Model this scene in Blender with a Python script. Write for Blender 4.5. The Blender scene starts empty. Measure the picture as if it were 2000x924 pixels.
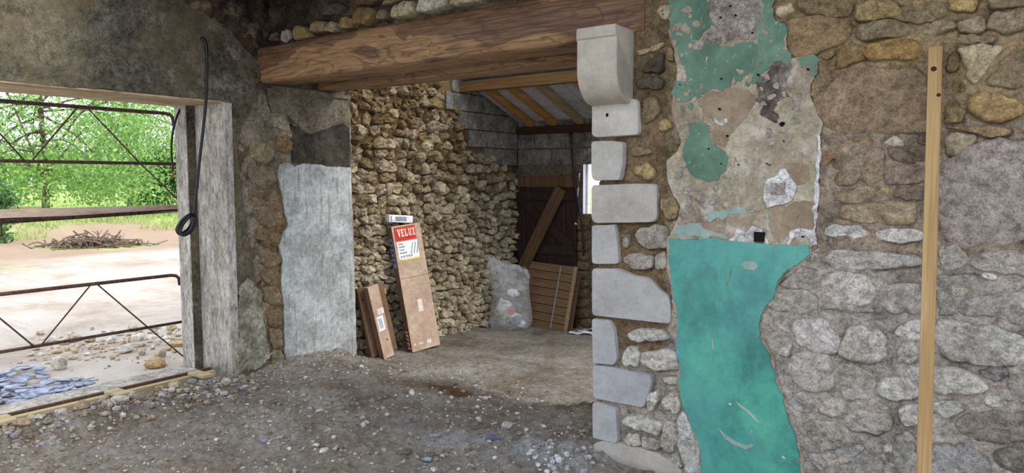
import bpy, bmesh, math, random
import numpy as np
from mathutils import Vector, Matrix
from mathutils.geometry import delaunay_2d_cdt

scene = bpy.context.scene
COL = scene.collection
# ------------------------------------------------------------------ camera
F_PX, CAM_H = 1400.0, 1.6
YAW, PITCH = math.radians(36), math.atan(112 / 1400.0)
cam_d = bpy.data.cameras.new('camera')
cam_d.sensor_width = 36.0
cam_d.lens = F_PX / 2000 * 36.0
cam_d.clip_end = 500
cam = bpy.data.objects.new('camera', cam_d)
cam.location = (0, 0, CAM_H)
cam.rotation_euler = (math.pi / 2 - PITCH, 0, YAW)
COL.objects.link(cam)
scene.camera = cam
# ------------------------------------------------------------------ sky, sun, exposure
SKY = 1.0
CEIL_Y0 = 2.3
world = bpy.data.worlds.new('overcast_sky')
scene.world = world
world.use_nodes = True
bg = world.node_tree.nodes['Background']
bg.inputs[0].default_value = (0.86, 0.93, 1.04, 1)
bg.inputs[1].default_value = SKY
sun_d = bpy.data.lights.new('hazy_sun', 'SUN')
sun_d.energy = 1.6
sun_d.angle = math.radians(35)
sun_d.color = (1, 0.95, 0.88)
sun = bpy.data.objects.new('hazy_sun', sun_d)
sun.rotation_euler = Vector((-.80, -.15, -.60)).to_track_quat('-Z', 'Y').to_euler()
COL.objects.link(sun)
vs = scene.view_settings
vs.view_transform = 'Standard'
vs.look = 'None'
vs.exposure = 0.95
vs.gamma = 1
vs.use_curve_mapping = False

# ------------------------------------------------------------------ survey of the place (metres)
FW = np.array([-math.sin(YAW) * math.cos(PITCH), math.cos(YAW) * math.cos(PITCH), -math.sin(PITCH)])
RT = np.array([math.cos(YAW), math.sin(YAW), 0.0])
UP = np.cross(RT, FW)
CC = np.array([0, 0, CAM_H])
XL = -5.114      # front room, left wall face
YR = 3.56        # dividing wall face
XB = -5.30       # back room, left wall face
YB = 7.40        # back room, rear wall face

def ray(x, y):
    return FW + RT * (x - 1000) / F_PX - UP * (y - 462) / F_PX

def survey(x, y, axis, val):
    r = ray(x, y)
    return CC + r * (val - CC[axis]) / r[axis]

def pix(p):
    d = np.asarray(p) - CC
    z = d @ FW
    return np.stack([1000 + F_PX * (d @ RT) / z, 462 - F_PX * (d @ UP) / z], -1)

class Wall:
    def __init__(s, axis, val, sgn):
        s.axis, s.val, s.sgn = axis, val, sgn
    def uv(s, pts):
        o = []
        for (x, y) in pts:
            p = survey(x, y, s.axis, s.val)
            o.append((p[1] if s.axis == 0 else p[0], p[2]))
        return np.array(o)
    def p3(s, uv, d):
        uv = np.asarray(uv, float)
        d = np.broadcast_to(np.asarray(d, float), uv.shape[:1])
        w = s.val + s.sgn * d
        return np.stack([w, uv[:, 0], uv[:, 1]], 1) if s.axis == 0 else np.stack([uv[:, 0], w, uv[:, 1]], 1)

W_RIGHT = Wall(1, YR, -1)
W_LEFT = Wall(0, XL, 1)
W_BACKL = Wall(0, XB, 1)
W_REAR = Wall(1, YB, -1)

# ------------------------------------------------------------------ noise
def vnoise(p, seed=0):
    p = np.asarray(p, float)
    i = np.floor(p).astype(np.int64)
    f = p - i
    f = f * f * (3 - 2 * f)
    r = np.zeros(len(p))
    M = np.int64(0xffffffff)
    for dx in (0, 1):
        for dy in (0, 1):
            for dz in (0, 1):
                h = ((i[:, 0] + dx) * 374761393 + (i[:, 1] + dy) * 668265263 + (i[:, 2] + dz) * 1440662683 + seed * 974634777) & M
                h = ((h ^ (h >> 13)) * 1274126177) & M
                h = h ^ (h >> 16)
                w = (f[:, 0] if dx else 1 - f[:, 0]) * (f[:, 1] if dy else 1 - f[:, 1]) * (f[:, 2] if dz else 1 - f[:, 2])
                r += w * (h / 4294967295.0)
    return r * 2 - 1

def fbm(p, scale=1.0, octv=4, seed=0, gain=0.5):
    p = np.asarray(p, float) * scale
    a, r, n = 1.0, 0, 0
    for k in range(octv):
        r = r + a * vnoise(p, seed + k * 17)
        n += a
        a *= gain
        p = p * 2.03 + 3.7
    return r / n

def sstep(a, b, x):
    t = np.clip((x - a) / (b - a), 0, 1)
    return t * t * (3 - 2 * t)

rng = random.Random(7)
nrg = np.random.default_rng(11)

# ------------------------------------------------------------------ mesh helpers
OFF = {}
def make(name, V, faces, mat, parent=None, col=None, smooth=True, kind=None, center=True, fix=False, sharp=None):
    V = np.array(V, float)
    off = np.zeros(3)
    if center:
        lo, hi = V.min(0), V.max(0)
        off = np.array([(lo[0] + hi[0]) / 2, (lo[1] + hi[1]) / 2, lo[2]])
    me = bpy.data.meshes.new(name)
    if isinstance(faces, np.ndarray):
        k = faces.shape[1]
        me.vertices.add(len(V))
        me.vertices.foreach_set('co', (V - off).astype(np.float32).ravel())
        me.loops.add(faces.size)
        me.loops.foreach_set('vertex_index', faces.astype(np.int32).ravel())
        me.polygons.add(len(faces))
        me.polygons.foreach_set('loop_start', np.arange(0, faces.size, k, dtype=np.int32))
        me.update(calc_edges=True)
    else:
        me.from_pydata((V - off).tolist(), [], [tuple(int(i) for i in f) for f in faces])
    if fix:
        bm = bmesh.new(); bm.from_mesh(me)
        bmesh.ops.recalc_face_normals(bm, faces=bm.faces)
        bm.to_mesh(me); bm.free()
    me.polygons.foreach_set('use_smooth', np.full(len(me.polygons), bool(smooth)))
    if sharp is not None and smooth:
        me.set_sharp_from_angle(angle=math.radians(sharp))
    if col is not None:
        col = np.asarray(col, float)
        if col.ndim == 1:
            col = np.tile(col, (len(V), 1))
        a = me.attributes.new('Col', 'FLOAT_COLOR', 'POINT')
        a.data.foreach_set('color', np.concatenate([col[:, :3], np.ones((len(V), 1))], 1).astype(np.float32).ravel())
    me.update()
    if mat is not None:
        me.materials.append(mat)
    o = bpy.data.objects.new(name, me)
    COL.objects.link(o)
    po = np.zeros(3)
    if parent is not None:
        o.parent = parent
        po = OFF.get(parent.name, np.zeros(3))
    o.location = off - po
    OFF[o.name] = off if parent is None or parent.name in OFF else off
    if kind:
        o['kind'] = kind
    return o

def tag(o, label, cat, group=None, kind=None):
    o['label'] = label
    o['category'] = cat
    if group: o['group'] = group
    if kind: o['kind'] = kind
    return o

def empty(name, loc=(0, 0, 0), rot=(0, 0, 0)):
    o = bpy.data.objects.new(name, None)
    o.empty_display_size = 0.1
    o.location = loc
    o.rotation_euler = rot
    COL.objects.link(o)
    OFF[o.name] = np.zeros(3)
    return o

class MB:
    """collects shapes into one mesh"""
    def __init__(s): s.v, s.f, s.c = [], [], []
    def add(s, V, Fs, col=None):
        n = sum(len(a) for a in s.v)
        s.v.append(np.array(V, float))
        s.f += [tuple(i + n for i in f) for f in Fs]
        if col is not None: s.c.append(np.tile(np.asarray(col, float)[:3], (len(V), 1)))
        return s
    def box(s, lo, hi, M=None, col=None, bev=0.0):
        V, Fs = box_geo(lo, hi, bev)
        if M is not None:
            V = np.array([list(M @ Vector(v)) for v in V])
        return s.add(V, Fs, col)
    def tube(s, pts, r, n=8, col=None, cap=True):
        V, Fs = tube_geo(pts, r, n, cap)
        return s.add(V, Fs, col)
    def build(s, name, mat, parent=None, **k):
        V = np.concatenate(s.v)
        c = np.concatenate(s.c) if s.c else None
        return make(name, V, s.f, mat, parent, col=c, **k)

def box_geo(lo, hi, bev=0.0):
    lo, hi = np.array(lo, float), np.array(hi, float)
    if bev <= 0:
        V = [(x, y, z) for x in (lo[0], hi[0]) for y in (lo[1], hi[1]) for z in (lo[2], hi[2])]
        Fs = [(0, 1, 3, 2), (4, 6, 7, 5), (0, 4, 5, 1), (2, 3, 7, 6), (0, 2, 6, 4), (1, 5, 7, 3)]
        return np.array(V), Fs
    bm = bmesh.new()
    bmesh.ops.create_cube(bm, size=1)
    for v in bm.verts:
        for k in range(3):
            v.co[k] = (lo[k] + hi[k]) / 2 + v.co[k] * (hi[k] - lo[k])
    bmesh.ops.bevel(bm, geom=bm.edges[:], offset=bev, segments=2, affect='EDGES', profile=0.5)
    bm.verts.index_update()
    V = np.array([list(v.co) for v in bm.verts]); Fs = [tuple(v.index for v in f.verts) for f in bm.faces]
    bm.free()
    return V, Fs

def tube_geo(pts, r, n=8, cap=True):
    P = np.array(pts, float)
    m = len(P)
    R = np.broadcast_to(np.asarray(r, float), (m,))
    T = np.gradient(P, axis=0)
    T /= np.linalg.norm(T, axis=1)[:, None] + 1e-12
    a = np.array([0, 0, 1.0]) if abs(T[0][2]) < 0.9 else np.array([1.0, 0, 0])
    nrm = np.cross(T[0], a); nrm /= np.linalg.norm(nrm)
    V = []
    for i in range(m):
        nrm = nrm - T[i] * (nrm @ T[i]); nrm /= np.linalg.norm(nrm) + 1e-12
        b = np.cross(T[i], nrm)
        for k in range(n):
            t = 2 * math.pi * k / n
            V.append(P[i] + R[i] * (math.cos(t) * nrm + math.sin(t) * b))
    Fs = [(i * n + k, i * n + (k + 1) % n, (i + 1) * n + (k + 1) % n, (i + 1) * n + k) for i in range(m - 1) for k in range(n)]
    if cap:
        Fs += [tuple(range(n))[::-1], tuple(range((m - 1) * n, m * n))]
    return np.array(V), Fs

def spline(pts, n=40):
    P = np.array(pts, float)
    P = np.concatenate([[2 * P[0] - P[1]], P, [2 * P[-1] - P[-2]]])
    out = []
    m = len(P) - 3
    for k in range(n + 1):
        t = k / n * m
        i = min(int(t), m - 1); t -= i
        p0, p1, p2, p3 = P[i:i + 4]
        out.append(0.5 * (2 * p1 + (p2 - p0) * t + (2 * p0 - 5 * p1 + 4 * p2 - p3) * t * t + (3 * p1 - p0 - 3 * p2 + p3) * t ** 3))
    return np.array(out)

def chaikin(P, n=1):
    P = np.array(P, float)
    for _ in range(n):
        Q = np.roll(P, -1, 0)
        P = np.stack([0.75 * P + 0.25 * Q, 0.25 * P + 0.75 * Q], 1).reshape(-1, 2)
    return P

def resample(P, N=None, step=None):
    P = np.array(P, float)
    Q = np.concatenate([P, P[:1]])
    L = np.concatenate([[0], np.cumsum(np.linalg.norm(np.diff(Q, axis=0), axis=1))])
    if N is None: N = max(8, int(L[-1] / step))
    t = np.linspace(0, L[-1], N, endpoint=False)
    return np.stack([np.interp(t, L, Q[:, 0]), np.interp(t, L, Q[:, 1])], 1)

def inpoly(pts, poly):
    x, y = pts[:, 0], pts[:, 1]
    r = np.zeros(len(pts), bool)
    j = len(poly) - 1
    for i in range(len(poly)):
        xi, yi = poly[i]; xj, yj = poly[j]
        c = ((yi > y) != (yj > y)) & (x < (xj - xi) * (y - yi) / (yj - yi + 1e-15) + xi)
        r ^= c
        j = i
    return r

def edist(pts, poly):
    d = np.full(len(pts), 1e9)
    for i in range(len(poly)):
        a, b = poly[i], poly[(i + 1) % len(poly)]
        ab = b - a
        t = np.clip(((pts - a) @ ab) / (ab @ ab + 1e-12), 0, 1)
        d = np.minimum(d, np.linalg.norm(pts - a - t[:, None] * ab, axis=1))
    return d

def centroid(P):
    Q = np.roll(P, -1, 0)
    c = P[:, 0] * Q[:, 1] - Q[:, 0] * P[:, 1]
    A = c.sum() / 2
    if abs(A) < 1e-9: return P.mean(0)
    return np.array([((P[:, 0] + Q[:, 0]) * c).sum(), ((P[:, 1] + Q[:, 1]) * c).sum()]) / (6 * A)

PROF = {6: [(-.03, -1), (-.01, .30), (.03, .70), (.09, .92), (.19, 1.0), (.34, 1.03), (.52, 1.05), (.76, 1.05)],
        3: [(0.0, -1), (.02, .55), (.22, 1.0), (.6, 1.08)],
        1: [(0.0, -1), (0.0, .80), (.03, 1.0), (.3, 1.0), (.65, 1.0)]}

def soft(P, n):
    return chaikin(resample(P, n), 1)

def stone_geo(uv, wall, h=.03, base=.03, N=40, prof=6, rough=.006, seed=0, cha=2, tilt=0.0, d0=0.0, edge=.004, rs=9, jag=0, grow=1.0):
    if jag:
        Q = resample(uv, 15)
        sz = np.ptp(Q, axis=0).min()
        Q = Q + np.random.default_rng(seed).uniform(-1, 1, Q.shape) * jag * sz
        P = resample(chaikin(Q, 1), N)
    else:
        P = resample(soft(uv, cha) if cha else uv, N)
    c = centroid(P)
    P = c + (P - c) * grow
    r = np.linalg.norm(P - c, axis=1, keepdims=True)
    P = P + (P - c) / (r + 1e-6) * (edge * fbm(np.c_[P * 25, np.full(N, seed * 3.1)], 1, 2, seed)[:, None])
    V, Fs = [], []
    tl = np.array([rng.uniform(-1, 1), rng.uniform(-1, 1)]) * tilt
    rings = PROF[prof]
    for k, (t, hh) in enumerate(rings):
        q = c + (P - c) * (1 - t)
        if hh < 0:
            dd = np.full(N, -base)
        else:
            n3 = np.c_[q, np.full(N, seed * 1.37)]
            dd = h * hh + (q - c) @ tl + rough * (fbm(n3, rs, 3, seed, .6) * 2.4 + 1.4 * np.abs(fbm(n3, rs * 2.7, 3, seed + 5)) - .4) * min(1, .5 + max(t, 0) * 4)
        V.append(wall.p3(q, d0 + dd))
    V.append(wall.p3(c[None], d0 + h * 1.05 + rough * fbm(np.array([[c[0], c[1], seed * 1.37]]), rs, 3, seed)))
    n = len(rings)
    for k in range(n - 1):
        for i in range(N):
            j = (i + 1) % N
            Fs.append((k * N + i, k * N + j, (k + 1) * N + j, (k + 1) * N + i))
    for i in range(N):
        Fs.append(((n - 1) * N + i, (n - 1) * N + (i + 1) % N, n * N))
    return np.concatenate(V), Fs, P

def jit(c, a=.06, s=None):
    k = 1 + rng.uniform(-a, a)
    return [min(1, max(0, v * k * (1 + rng.uniform(-a, a) * .3))) for v in c]

def layer(name, wall, uv, d0, th, mat, parent, amp=.006, step=.012, grid=.025, und=.002, seed=1, cha=1, col=None, back=.012, holes=None):
    """a coat of plaster or paint: an outlined sheet with its own thickness and broken edge"""
    P = resample(uv, step=step)
    n3 = np.c_[P, np.full(len(P), seed * 2.3)]
    P = P + amp * np.stack([fbm(n3, 14, 4, seed, .65), fbm(n3, 14, 4, seed + 50, .65)], 1) * 2
    lo, hi = P.min(0), P.max(0)
    gx, gy = np.meshgrid(np.arange(lo[0], hi[0], grid), np.arange(lo[1], hi[1], grid))
    G = np.stack([gx.ravel(), gy.ravel()], 1)
    G = G + nrg.uniform(-.25, .25, G.shape) * grid
    G = G[inpoly(G, P)]
    if len(G):
        G = G[edist(G, P) > grid * .4]
    A = np.concatenate([P, G])
    vs_, es_, fs_ = delaunay_2d_cdt([Vector(p) for p in A], [], [list(range(len(P)))], 1, 1e-5)[:3]
    U = np.array([[v[0], v[1]] for v in vs_])
    def hgt(q): return d0 + th + und * fbm(np.c_[q, np.full(len(q), seed)], 5, 5, seed, .6) * 2
    V = wall.p3(U, hgt(U))
    n = len(V)
    m = len(P)
    S = np.concatenate([wall.p3(P, hgt(P)), wall.p3(P, np.full(m, d0 - back))])
    Fs = [tuple(f) for f in fs_] + [(n + i, n + (i + 1) % m, n + m + (i + 1) % m, n + m + i) for i in range(m)]
    o = make(name, np.concatenate([V, S]), Fs, mat, parent, col=col, smooth=True, sharp=50)
    return o, P
# ------------------------------------------------------------------ materials
def newmat(name):
    m = bpy.data.materials.new(name)
    m.use_nodes = True
    nt = m.node_tree
    nt.nodes.clear()
    out = nt.nodes.new('ShaderNodeOutputMaterial')
    b = nt.nodes.new('ShaderNodeBsdfPrincipled')
    nt.links.new(b.outputs[0], out.inputs[0])
    return m, nt, b, out

class N:
    def __init__(s, nt): s.nt = nt
    def n(s, t, **k):
        x = s.nt.nodes.new(t)
        for a, v in k.items(): setattr(x, a, v)
        return x
    def link(s, a, b): s.nt.links.new(a, b)
    def pos(s, obj=False):
        return s.n('ShaderNodeTexCoord').outputs['Object'] if obj else s.n('ShaderNodeNewGeometry').outputs['Position']
    def mapping(s, v, scale=(1, 1, 1), rot=(0, 0, 0)):
        x = s.n('ShaderNodeMapping'); s.link(v, x.inputs[0])
        x.inputs['Scale'].default_value = scale; x.inputs['Rotation'].default_value = rot
        return x.outputs[0]
    def noise(s, v, scale, detail=6, rough=.6, dist=0):
        x = s.n('ShaderNodeTexNoise'); s.link(v, x.inputs['Vector'])
        x.inputs['Scale'].default_value = scale; x.inputs['Detail'].default_value = detail
        x.inputs['Roughness'].default_value = rough; x.inputs['Distortion'].default_value = dist
        return x.outputs['Fac']
    def ramp(s, f, stops, interp='LINEAR'):
        x = s.n('ShaderNodeValToRGB'); s.link(f, x.inputs[0])
        e = x.color_ramp.elements
        x.color_ramp.interpolation = interp
        while len(e) < len(stops): e.new(.5)
        for k, (p, c) in enumerate(stops):
            e[k].position = p; e[k].color = (c[0], c[1], c[2], 1) if hasattr(c, '__len__') else (c, c, c, 1)
        return x.outputs[0]
    def mix(s, f, a, b, mode='MIX'):
        x = s.n('ShaderNodeMix', data_type='RGBA', blend_type=mode)
        for i, v in ((0, f), (6, a), (7, b)):
            if hasattr(v, 'links') or hasattr(v, 'is_linked'): s.link(v, x.inputs[i])
            else: x.inputs[i].default_value = v if i == 0 else (v[0], v[1], v[2], 1)
        return x.outputs[2]
    def math(s, op, a, b=0.0):
        x = s.n('ShaderNodeMath', operation=op)
        for i, v in ((0, a), (1, b)):
            if hasattr(v, 'is_linked'): s.link(v, x.inputs[i])
            else: x.inputs[i].default_value = v
        return x.outputs[0]
    def bump(s, h, strength, dist, b, prev=None):
        x = s.n('ShaderNodeBump'); s.link(h, x.inputs['Height'])
        x.inputs['Strength'].default_value = strength; x.inputs['Distance'].default_value = dist
        if prev is not None: s.link(prev, x.inputs['Normal'])
        if b is not None: s.link(x.outputs[0], b.inputs['Normal'])
        return x.outputs[0]
    def attr(s): return s.n('ShaderNodeAttribute', attribute_name='Col').outputs['Color']

def lin(r, g, b):
    f = lambda c: (c / 255 / 12.92) if c / 255 <= .04045 else ((c / 255 + .055) / 1.055) ** 2.4
    return (f(r), f(g), f(b))

def rocky(name, stops, scale=6, detail=8, bump=.6, bdist=.01, bscale=30, rough=.9, attr=False, speck=None, stretch=(1, 1, 1), spec=.2, spots=None, obj=False, dist=0, fine=.8, cracks=None, drips=None):
    """rough mineral or plain surface: a colour ramp over noise, optional tint attribute, specks and blotches"""
    m, nt, b, out = newmat(name)
    g = N(nt)
    p = g.pos(obj)
    if stretch != (1, 1, 1): p = g.mapping(p, stretch)
    stops = [(.5 + (q - .5) * .62, v_) for q, v_ in stops]
    c = g.ramp(g.noise(p, scale, detail, .68, dist), stops)
    if fine:
        c = g.mix(fine, c, g.ramp(g.noise(p, scale * 5.3, 6, .72), [(.36, .42), (.5, 1.0), (.66, 1.45)]), 'MULTIPLY')
        c = g.mix(fine * .8, c, g.ramp(g.noise(p, scale * 19, 4, .7), [(.36, .5), (.5, 1.0), (.66, 1.4)]), 'MULTIPLY')
    if attr: c = g.mix(1.0, c, g.attr(), 'MULTIPLY')
    if spots:
        for (sc, lo, hi, rgb, amt) in spots:
            f = g.ramp(g.noise(p, sc, 6, .7), [(lo, 0.0), (hi, amt)])
            c = g.mix(f, c, rgb)
    if drips:
        f = g.ramp(g.noise(g.mapping(g.pos(obj), (drips[0], drips[0], drips[0] * .06)), 1, 4, .6), [(drips[1], 0.0), (drips[1] + .08, drips[3])])
        c = g.mix(f, c, drips[2])
    if cracks:
        e = g.math('ABSOLUTE', g.math('SUBTRACT', g.noise(p, cracks[0], 4, .6, .6), .5))
        f = g.ramp(e, [(0.0, 1.0), (cracks[1], 0.0)])
        f = g.math('MULTIPLY', f, g.ramp(g.noise(p, cracks[0] * .6, 2, .5), [(.48, 0.0), (.58, cracks[2])]))
        c = g.mix(f, c, (.03, .024, .018))
    if speck:
        f = g.ramp(g.noise(p, speck[0], 3, .6), [(speck[1], 0.0), (speck[1] + .05, 1.0)])
        c = g.mix(g.math('MULTIPLY', f, speck[3]), c, speck[2])
    g.link(c, b.inputs['Base Color'])
    b.inputs['Roughness'].default_value = rough
    b.inputs['Specular IOR Level'].default_value = spec
    if bump:
        n1 = g.bump(g.noise(p, bscale, 6, .7), bump, bdist, None)
        g.bump(g.noise(p, bscale * 5, 4, .7), bump * .7, bdist * .25, b, n1)
    return m

G1 = [(.25, (.62, .60, .58)), (.5, (1, 1, 1)), (.75, (1.35, 1.32, 1.28))]
M_STONE = rocky('limestone_rubble', [(.22, (.55, .51, .47)), (.42, (.90, .88, .85)), (.6, (1.06, 1.05, 1.03)), (.8, (1.32, 1.31, 1.30))], 6, 9, 1.0, .02, 20, .92, True, fine=.75,
                spots=[(23, .56, .68, lin(120, 100, 74), .5), (41, .62, .7, lin(70, 60, 52), .45)], speck=(120, .66, lin(60, 52, 45), .5))
M_MORTAR = rocky('earth_mortar', [(.25, (.50, .46, .42)), (.48, (.92, .9, .88)), (.75, (1.4, 1.38, 1.35))], 5, 10, 1.0, .02, 22, .96, True, fine=.8,
                 spots=[(5, .50, .7, lin(120, 92, 60), .35), (17, .60, .72, lin(58, 48, 40), .5)], speck=(150, .64, lin(190, 175, 150), .6))
M_ASHLAR = rocky('dressed_limestone', [(.25, lin(164, 161, 157)), (.5, lin(178, 175, 171)), (.75, lin(190, 187, 183))], 4, 8, .2, .003, 40, .8, True, fine=.16,
                 spots=[(7, .58, .75, lin(172, 156, 126), .35)], speck=(45, .70, lin(120, 120, 128), .4))
M_CONC = rocky('grey_concrete', [(.22, lin(58, 54, 46)), (.45, lin(88, 83, 72)), (.6, lin(106, 100, 87)), (.8, lin(138, 131, 116))], 5, 10, .7, .008, 40, .93, fine=1.0,
               spots=[(1.3, .48, .60, lin(112, 100, 74), .55), (14, .58, .72, lin(70, 66, 60), .55)], speck=(130, .67, lin(190, 185, 175), .7))
M_CONC_LIGHT = rocky('pale_concrete', [(.22, lin(140, 132, 120)), (.5, lin(178, 172, 162)), (.8, lin(206, 202, 194))], 6, 10, .6, .005, 55, .93, stretch=(1, 1, .35),
                     spots=[(8, .55, .72, lin(128, 118, 102), .6)], speck=(110, .68, lin(95, 88, 78), .7))
M_CONC_MOSS = rocky('stained_render', [(.25, lin(100, 98, 84)), (.5, lin(140, 137, 120)), (.8, lin(178, 175, 160))], 6, 10, .8, .01, 35, .95,
                    spots=[(10, .55, .7, lin(84, 80, 66), .6)], speck=(90, .66, lin(70, 66, 55), .6))
M_LINTEL = rocky('board_marked_concrete', [(.25, lin(150, 130, 100)), (.5, lin(186, 166, 134)), (.8, lin(212, 196, 168))], 8, 8, .5, .005, 40, .92, stretch=(1, .12, 1))
M_WHITE = rocky('white_limewash', [(.25, lin(140, 142, 140)), (.5, lin(168, 171, 170)), (.8, lin(198, 200, 199))], 5, 9, .4, .004, 35, .85, fine=.5, drips=(34, .58, lin(120, 110, 92), .6),
                spots=[(4.5, .56, .70, lin(150, 148, 138), .55), (22, .6, .7, lin(104, 98, 86), .55)], speck=(70, .69, lin(88, 82, 72), .7))
M_DARKCEM = rocky('dark_cement', [(.25, lin(44, 40, 34)), (.5, lin(64, 59, 51)), (.8, lin(90, 84, 74))], 6, 9, .7, .008, 35, .95,
                  spots=[(3, .5, .7, lin(88, 76, 58), .5)])
M_CEMBAND = rocky('grey_brown_cement', [(.25, lin(84, 76, 62)), (.5, lin(110, 101, 86)), (.8, lin(140, 130, 112))], 6, 9, .5, .006, 35, .95, spots=[(3, .5, .7, lin(74, 70, 62), .6)])
M_BLOCK = rocky('concrete_block', [(.25, lin(84, 82, 78)), (.5, lin(116, 114, 110)), (.8, lin(146, 144, 138))], 9, 9, .7, .004, 90, .96, True)
M_PLASTER = rocky('old_lime_plaster', [(.22, lin(112, 100, 84)), (.42, lin(154, 142, 122)), (.6, lin(172, 161, 141)), (.8, lin(194, 184, 167))], 4, 10, .5, .006, 24, .93, fine=.45,
                  spots=[(3.2, .52, .70, lin(150, 128, 104), .7), (9, .58, .70, lin(118, 108, 98), .6), (5, .60, .68, lin(206, 202, 194), .6)], speck=(80, .70, lin(60, 54, 48), .8), cracks=(3, .006, .7))
M_GREYPLASTER = rocky('grey_plaster', [(.25, lin(118, 108, 98)), (.5, lin(150, 141, 132)), (.8, lin(178, 170, 160))], 9, 9, .8, .006, 40, .93, spots=[(10, .58, .7, lin(95, 84, 72), .6)])
M_BROWNPLASTER = rocky('brown_plaster', [(.25, lin(128, 110, 92)), (.5, lin(148, 130, 110)), (.8, lin(164, 148, 128))], 5, 8, .25, .003, 40, .9, fine=.3, speck=(60, .72, lin(80, 64, 50), .8))
M_SOOT = rocky('sooty_plaster', [(.25, lin(70, 62, 56)), (.5, lin(108, 98, 90)), (.8, lin(150, 142, 132))], 9, 9, .6, .005, 40, .93, spots=[(6, .52, .66, lin(164, 152, 136), .8)])
M_GYPSUM = rocky('white_gypsum', [(.25, lin(176, 172, 168)), (.5, lin(206, 203, 200)), (.8, lin(226, 224, 222))], 9, 8, .6, .005, 50, .85, spots=[(12, .56, .7, lin(150, 142, 132), .5)])
M_ROOMDARK = rocky('plain_old_render', [(.3, lin(120, 112, 100)), (.7, lin(150, 142, 130))], 3, 6, .3, .01, 20, .95)

def green_paint(name, a, bb, c, rough=.38, chips=.70, wash=(92, 154, 154)):
    m, nt, b, out = newmat(name)
    g = N(nt); p = g.pos()
    q = g.mapping(p, (1, 1, .7))
    col = g.ramp(g.noise(q, 4.2, 8, .66, .4), [(.36, a), (.5, bb), (.64, c)])
    col = g.mix(.5, col, g.ramp(g.noise(p, 22, 7, .75), [(.36, .72), (.5, 1.0), (.64, 1.22)]), 'MULTIPLY')
    col = g.mix(g.ramp(g.noise(p, 2.1, 5, .6), [(.42, 0.0), (.60, .45)]), col, lin(*wash))
    col = g.mix(g.ramp(g.noise(p, 13, 8, .75), [(.58, 0.0), (.74, .6)]), col, lin(110, 128, 120))
    # pale scratches and chips
    s = g.noise(g.mapping(p, (30, 30, 5), (0, .5, 0)), 1, 5, .8)
    col = g.mix(g.ramp(s, [(.66, 0.0), (.70, .6)]), col, lin(190, 206, 196))
    col = g.mix(g.ramp(g.noise(p, 26, 7, .75), [(chips, 0.0), (chips + .04, .9)]), col, lin(188, 178, 158))
    g.link(col, b.inputs['Base Color'])
    g.link(g.ramp(g.noise(p, 6, 6, .6), [(.3, rough - .08), (.7, rough + .25)]), b.inputs['Roughness'])
    b.inputs['Specular IOR Level'].default_value = .45
    n1 = g.bump(g.noise(p, 7, 4, .5), .25, .01, None)
    g.bump(g.noise(p, 60, 6, .7), .25, .003, b, n1)
    return m
M_GREEN = green_paint('glossy_green_paint', lin(60, 124, 116), lin(74, 156, 140), lin(90, 178, 152), chips=.74)
M_GREEN_OLD = green_paint('faded_green_paint', lin(74, 102, 84), lin(92, 124, 104), lin(116, 144, 124), .7, .60, (92, 122, 104))
M_GREEN_PALE = green_paint('pale_green_wash', lin(130, 150, 142), lin(152, 168, 160), lin(172, 182, 176), .8, .58, (140, 164, 160))

def wood(name, stops, grain=(.35, 9, 9), dist=2.2, scale=2.2, rough=.7, bump=.3, knots=None, axis='X', fine=.35, dark=None):
    m, nt, b, out = newmat(name)
    g = N(nt); p = g.pos(True)
    if axis == 'Z': p = g.mapping(p, (1, 1, 1), (0, math.pi / 2, 0))
    if axis == 'Y': p = g.mapping(p, (1, 1, 1), (0, 0, math.pi / 2))
    q = g.mapping(p, grain)
    n1 = g.noise(q, scale, 5, .55, dist)
    rings = g.math('FRACT', g.math('MULTIPLY', n1, 5.0))
    tri = g.math('ABSOLUTE', g.math('SUBTRACT', rings, .5))
    v = g.math('ADD', g.math('MULTIPLY', n1, .65), g.math('MULTIPLY', tri, .6))
    fgr = g.noise(g.mapping(p, (grain[0] * 5, grain[1] * 9, grain[2] * 9)), 2, 6, .7)
    v = g.math('ADD', g.math('MULTIPLY', v, 1 - fine), g.math('MULTIPLY', fgr, fine))
    c = g.ramp(v, stops)
    if dark:
        c = g.mix(g.ramp(g.noise(g.mapping(p, (grain[0] * 1.5, 4, 4)), 1.6, 5, .6, 1), [(dark[0], 0.0), (dark[0] + .12, dark[2])]), c, dark[1])
    g.link(c, b.inputs['Base Color'])
    b.inputs['Roughness'].default_value = rough
    b.inputs['Specular IOR Level'].default_value = .25
    g.bump(v, bump, .006, b)
    return m
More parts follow.
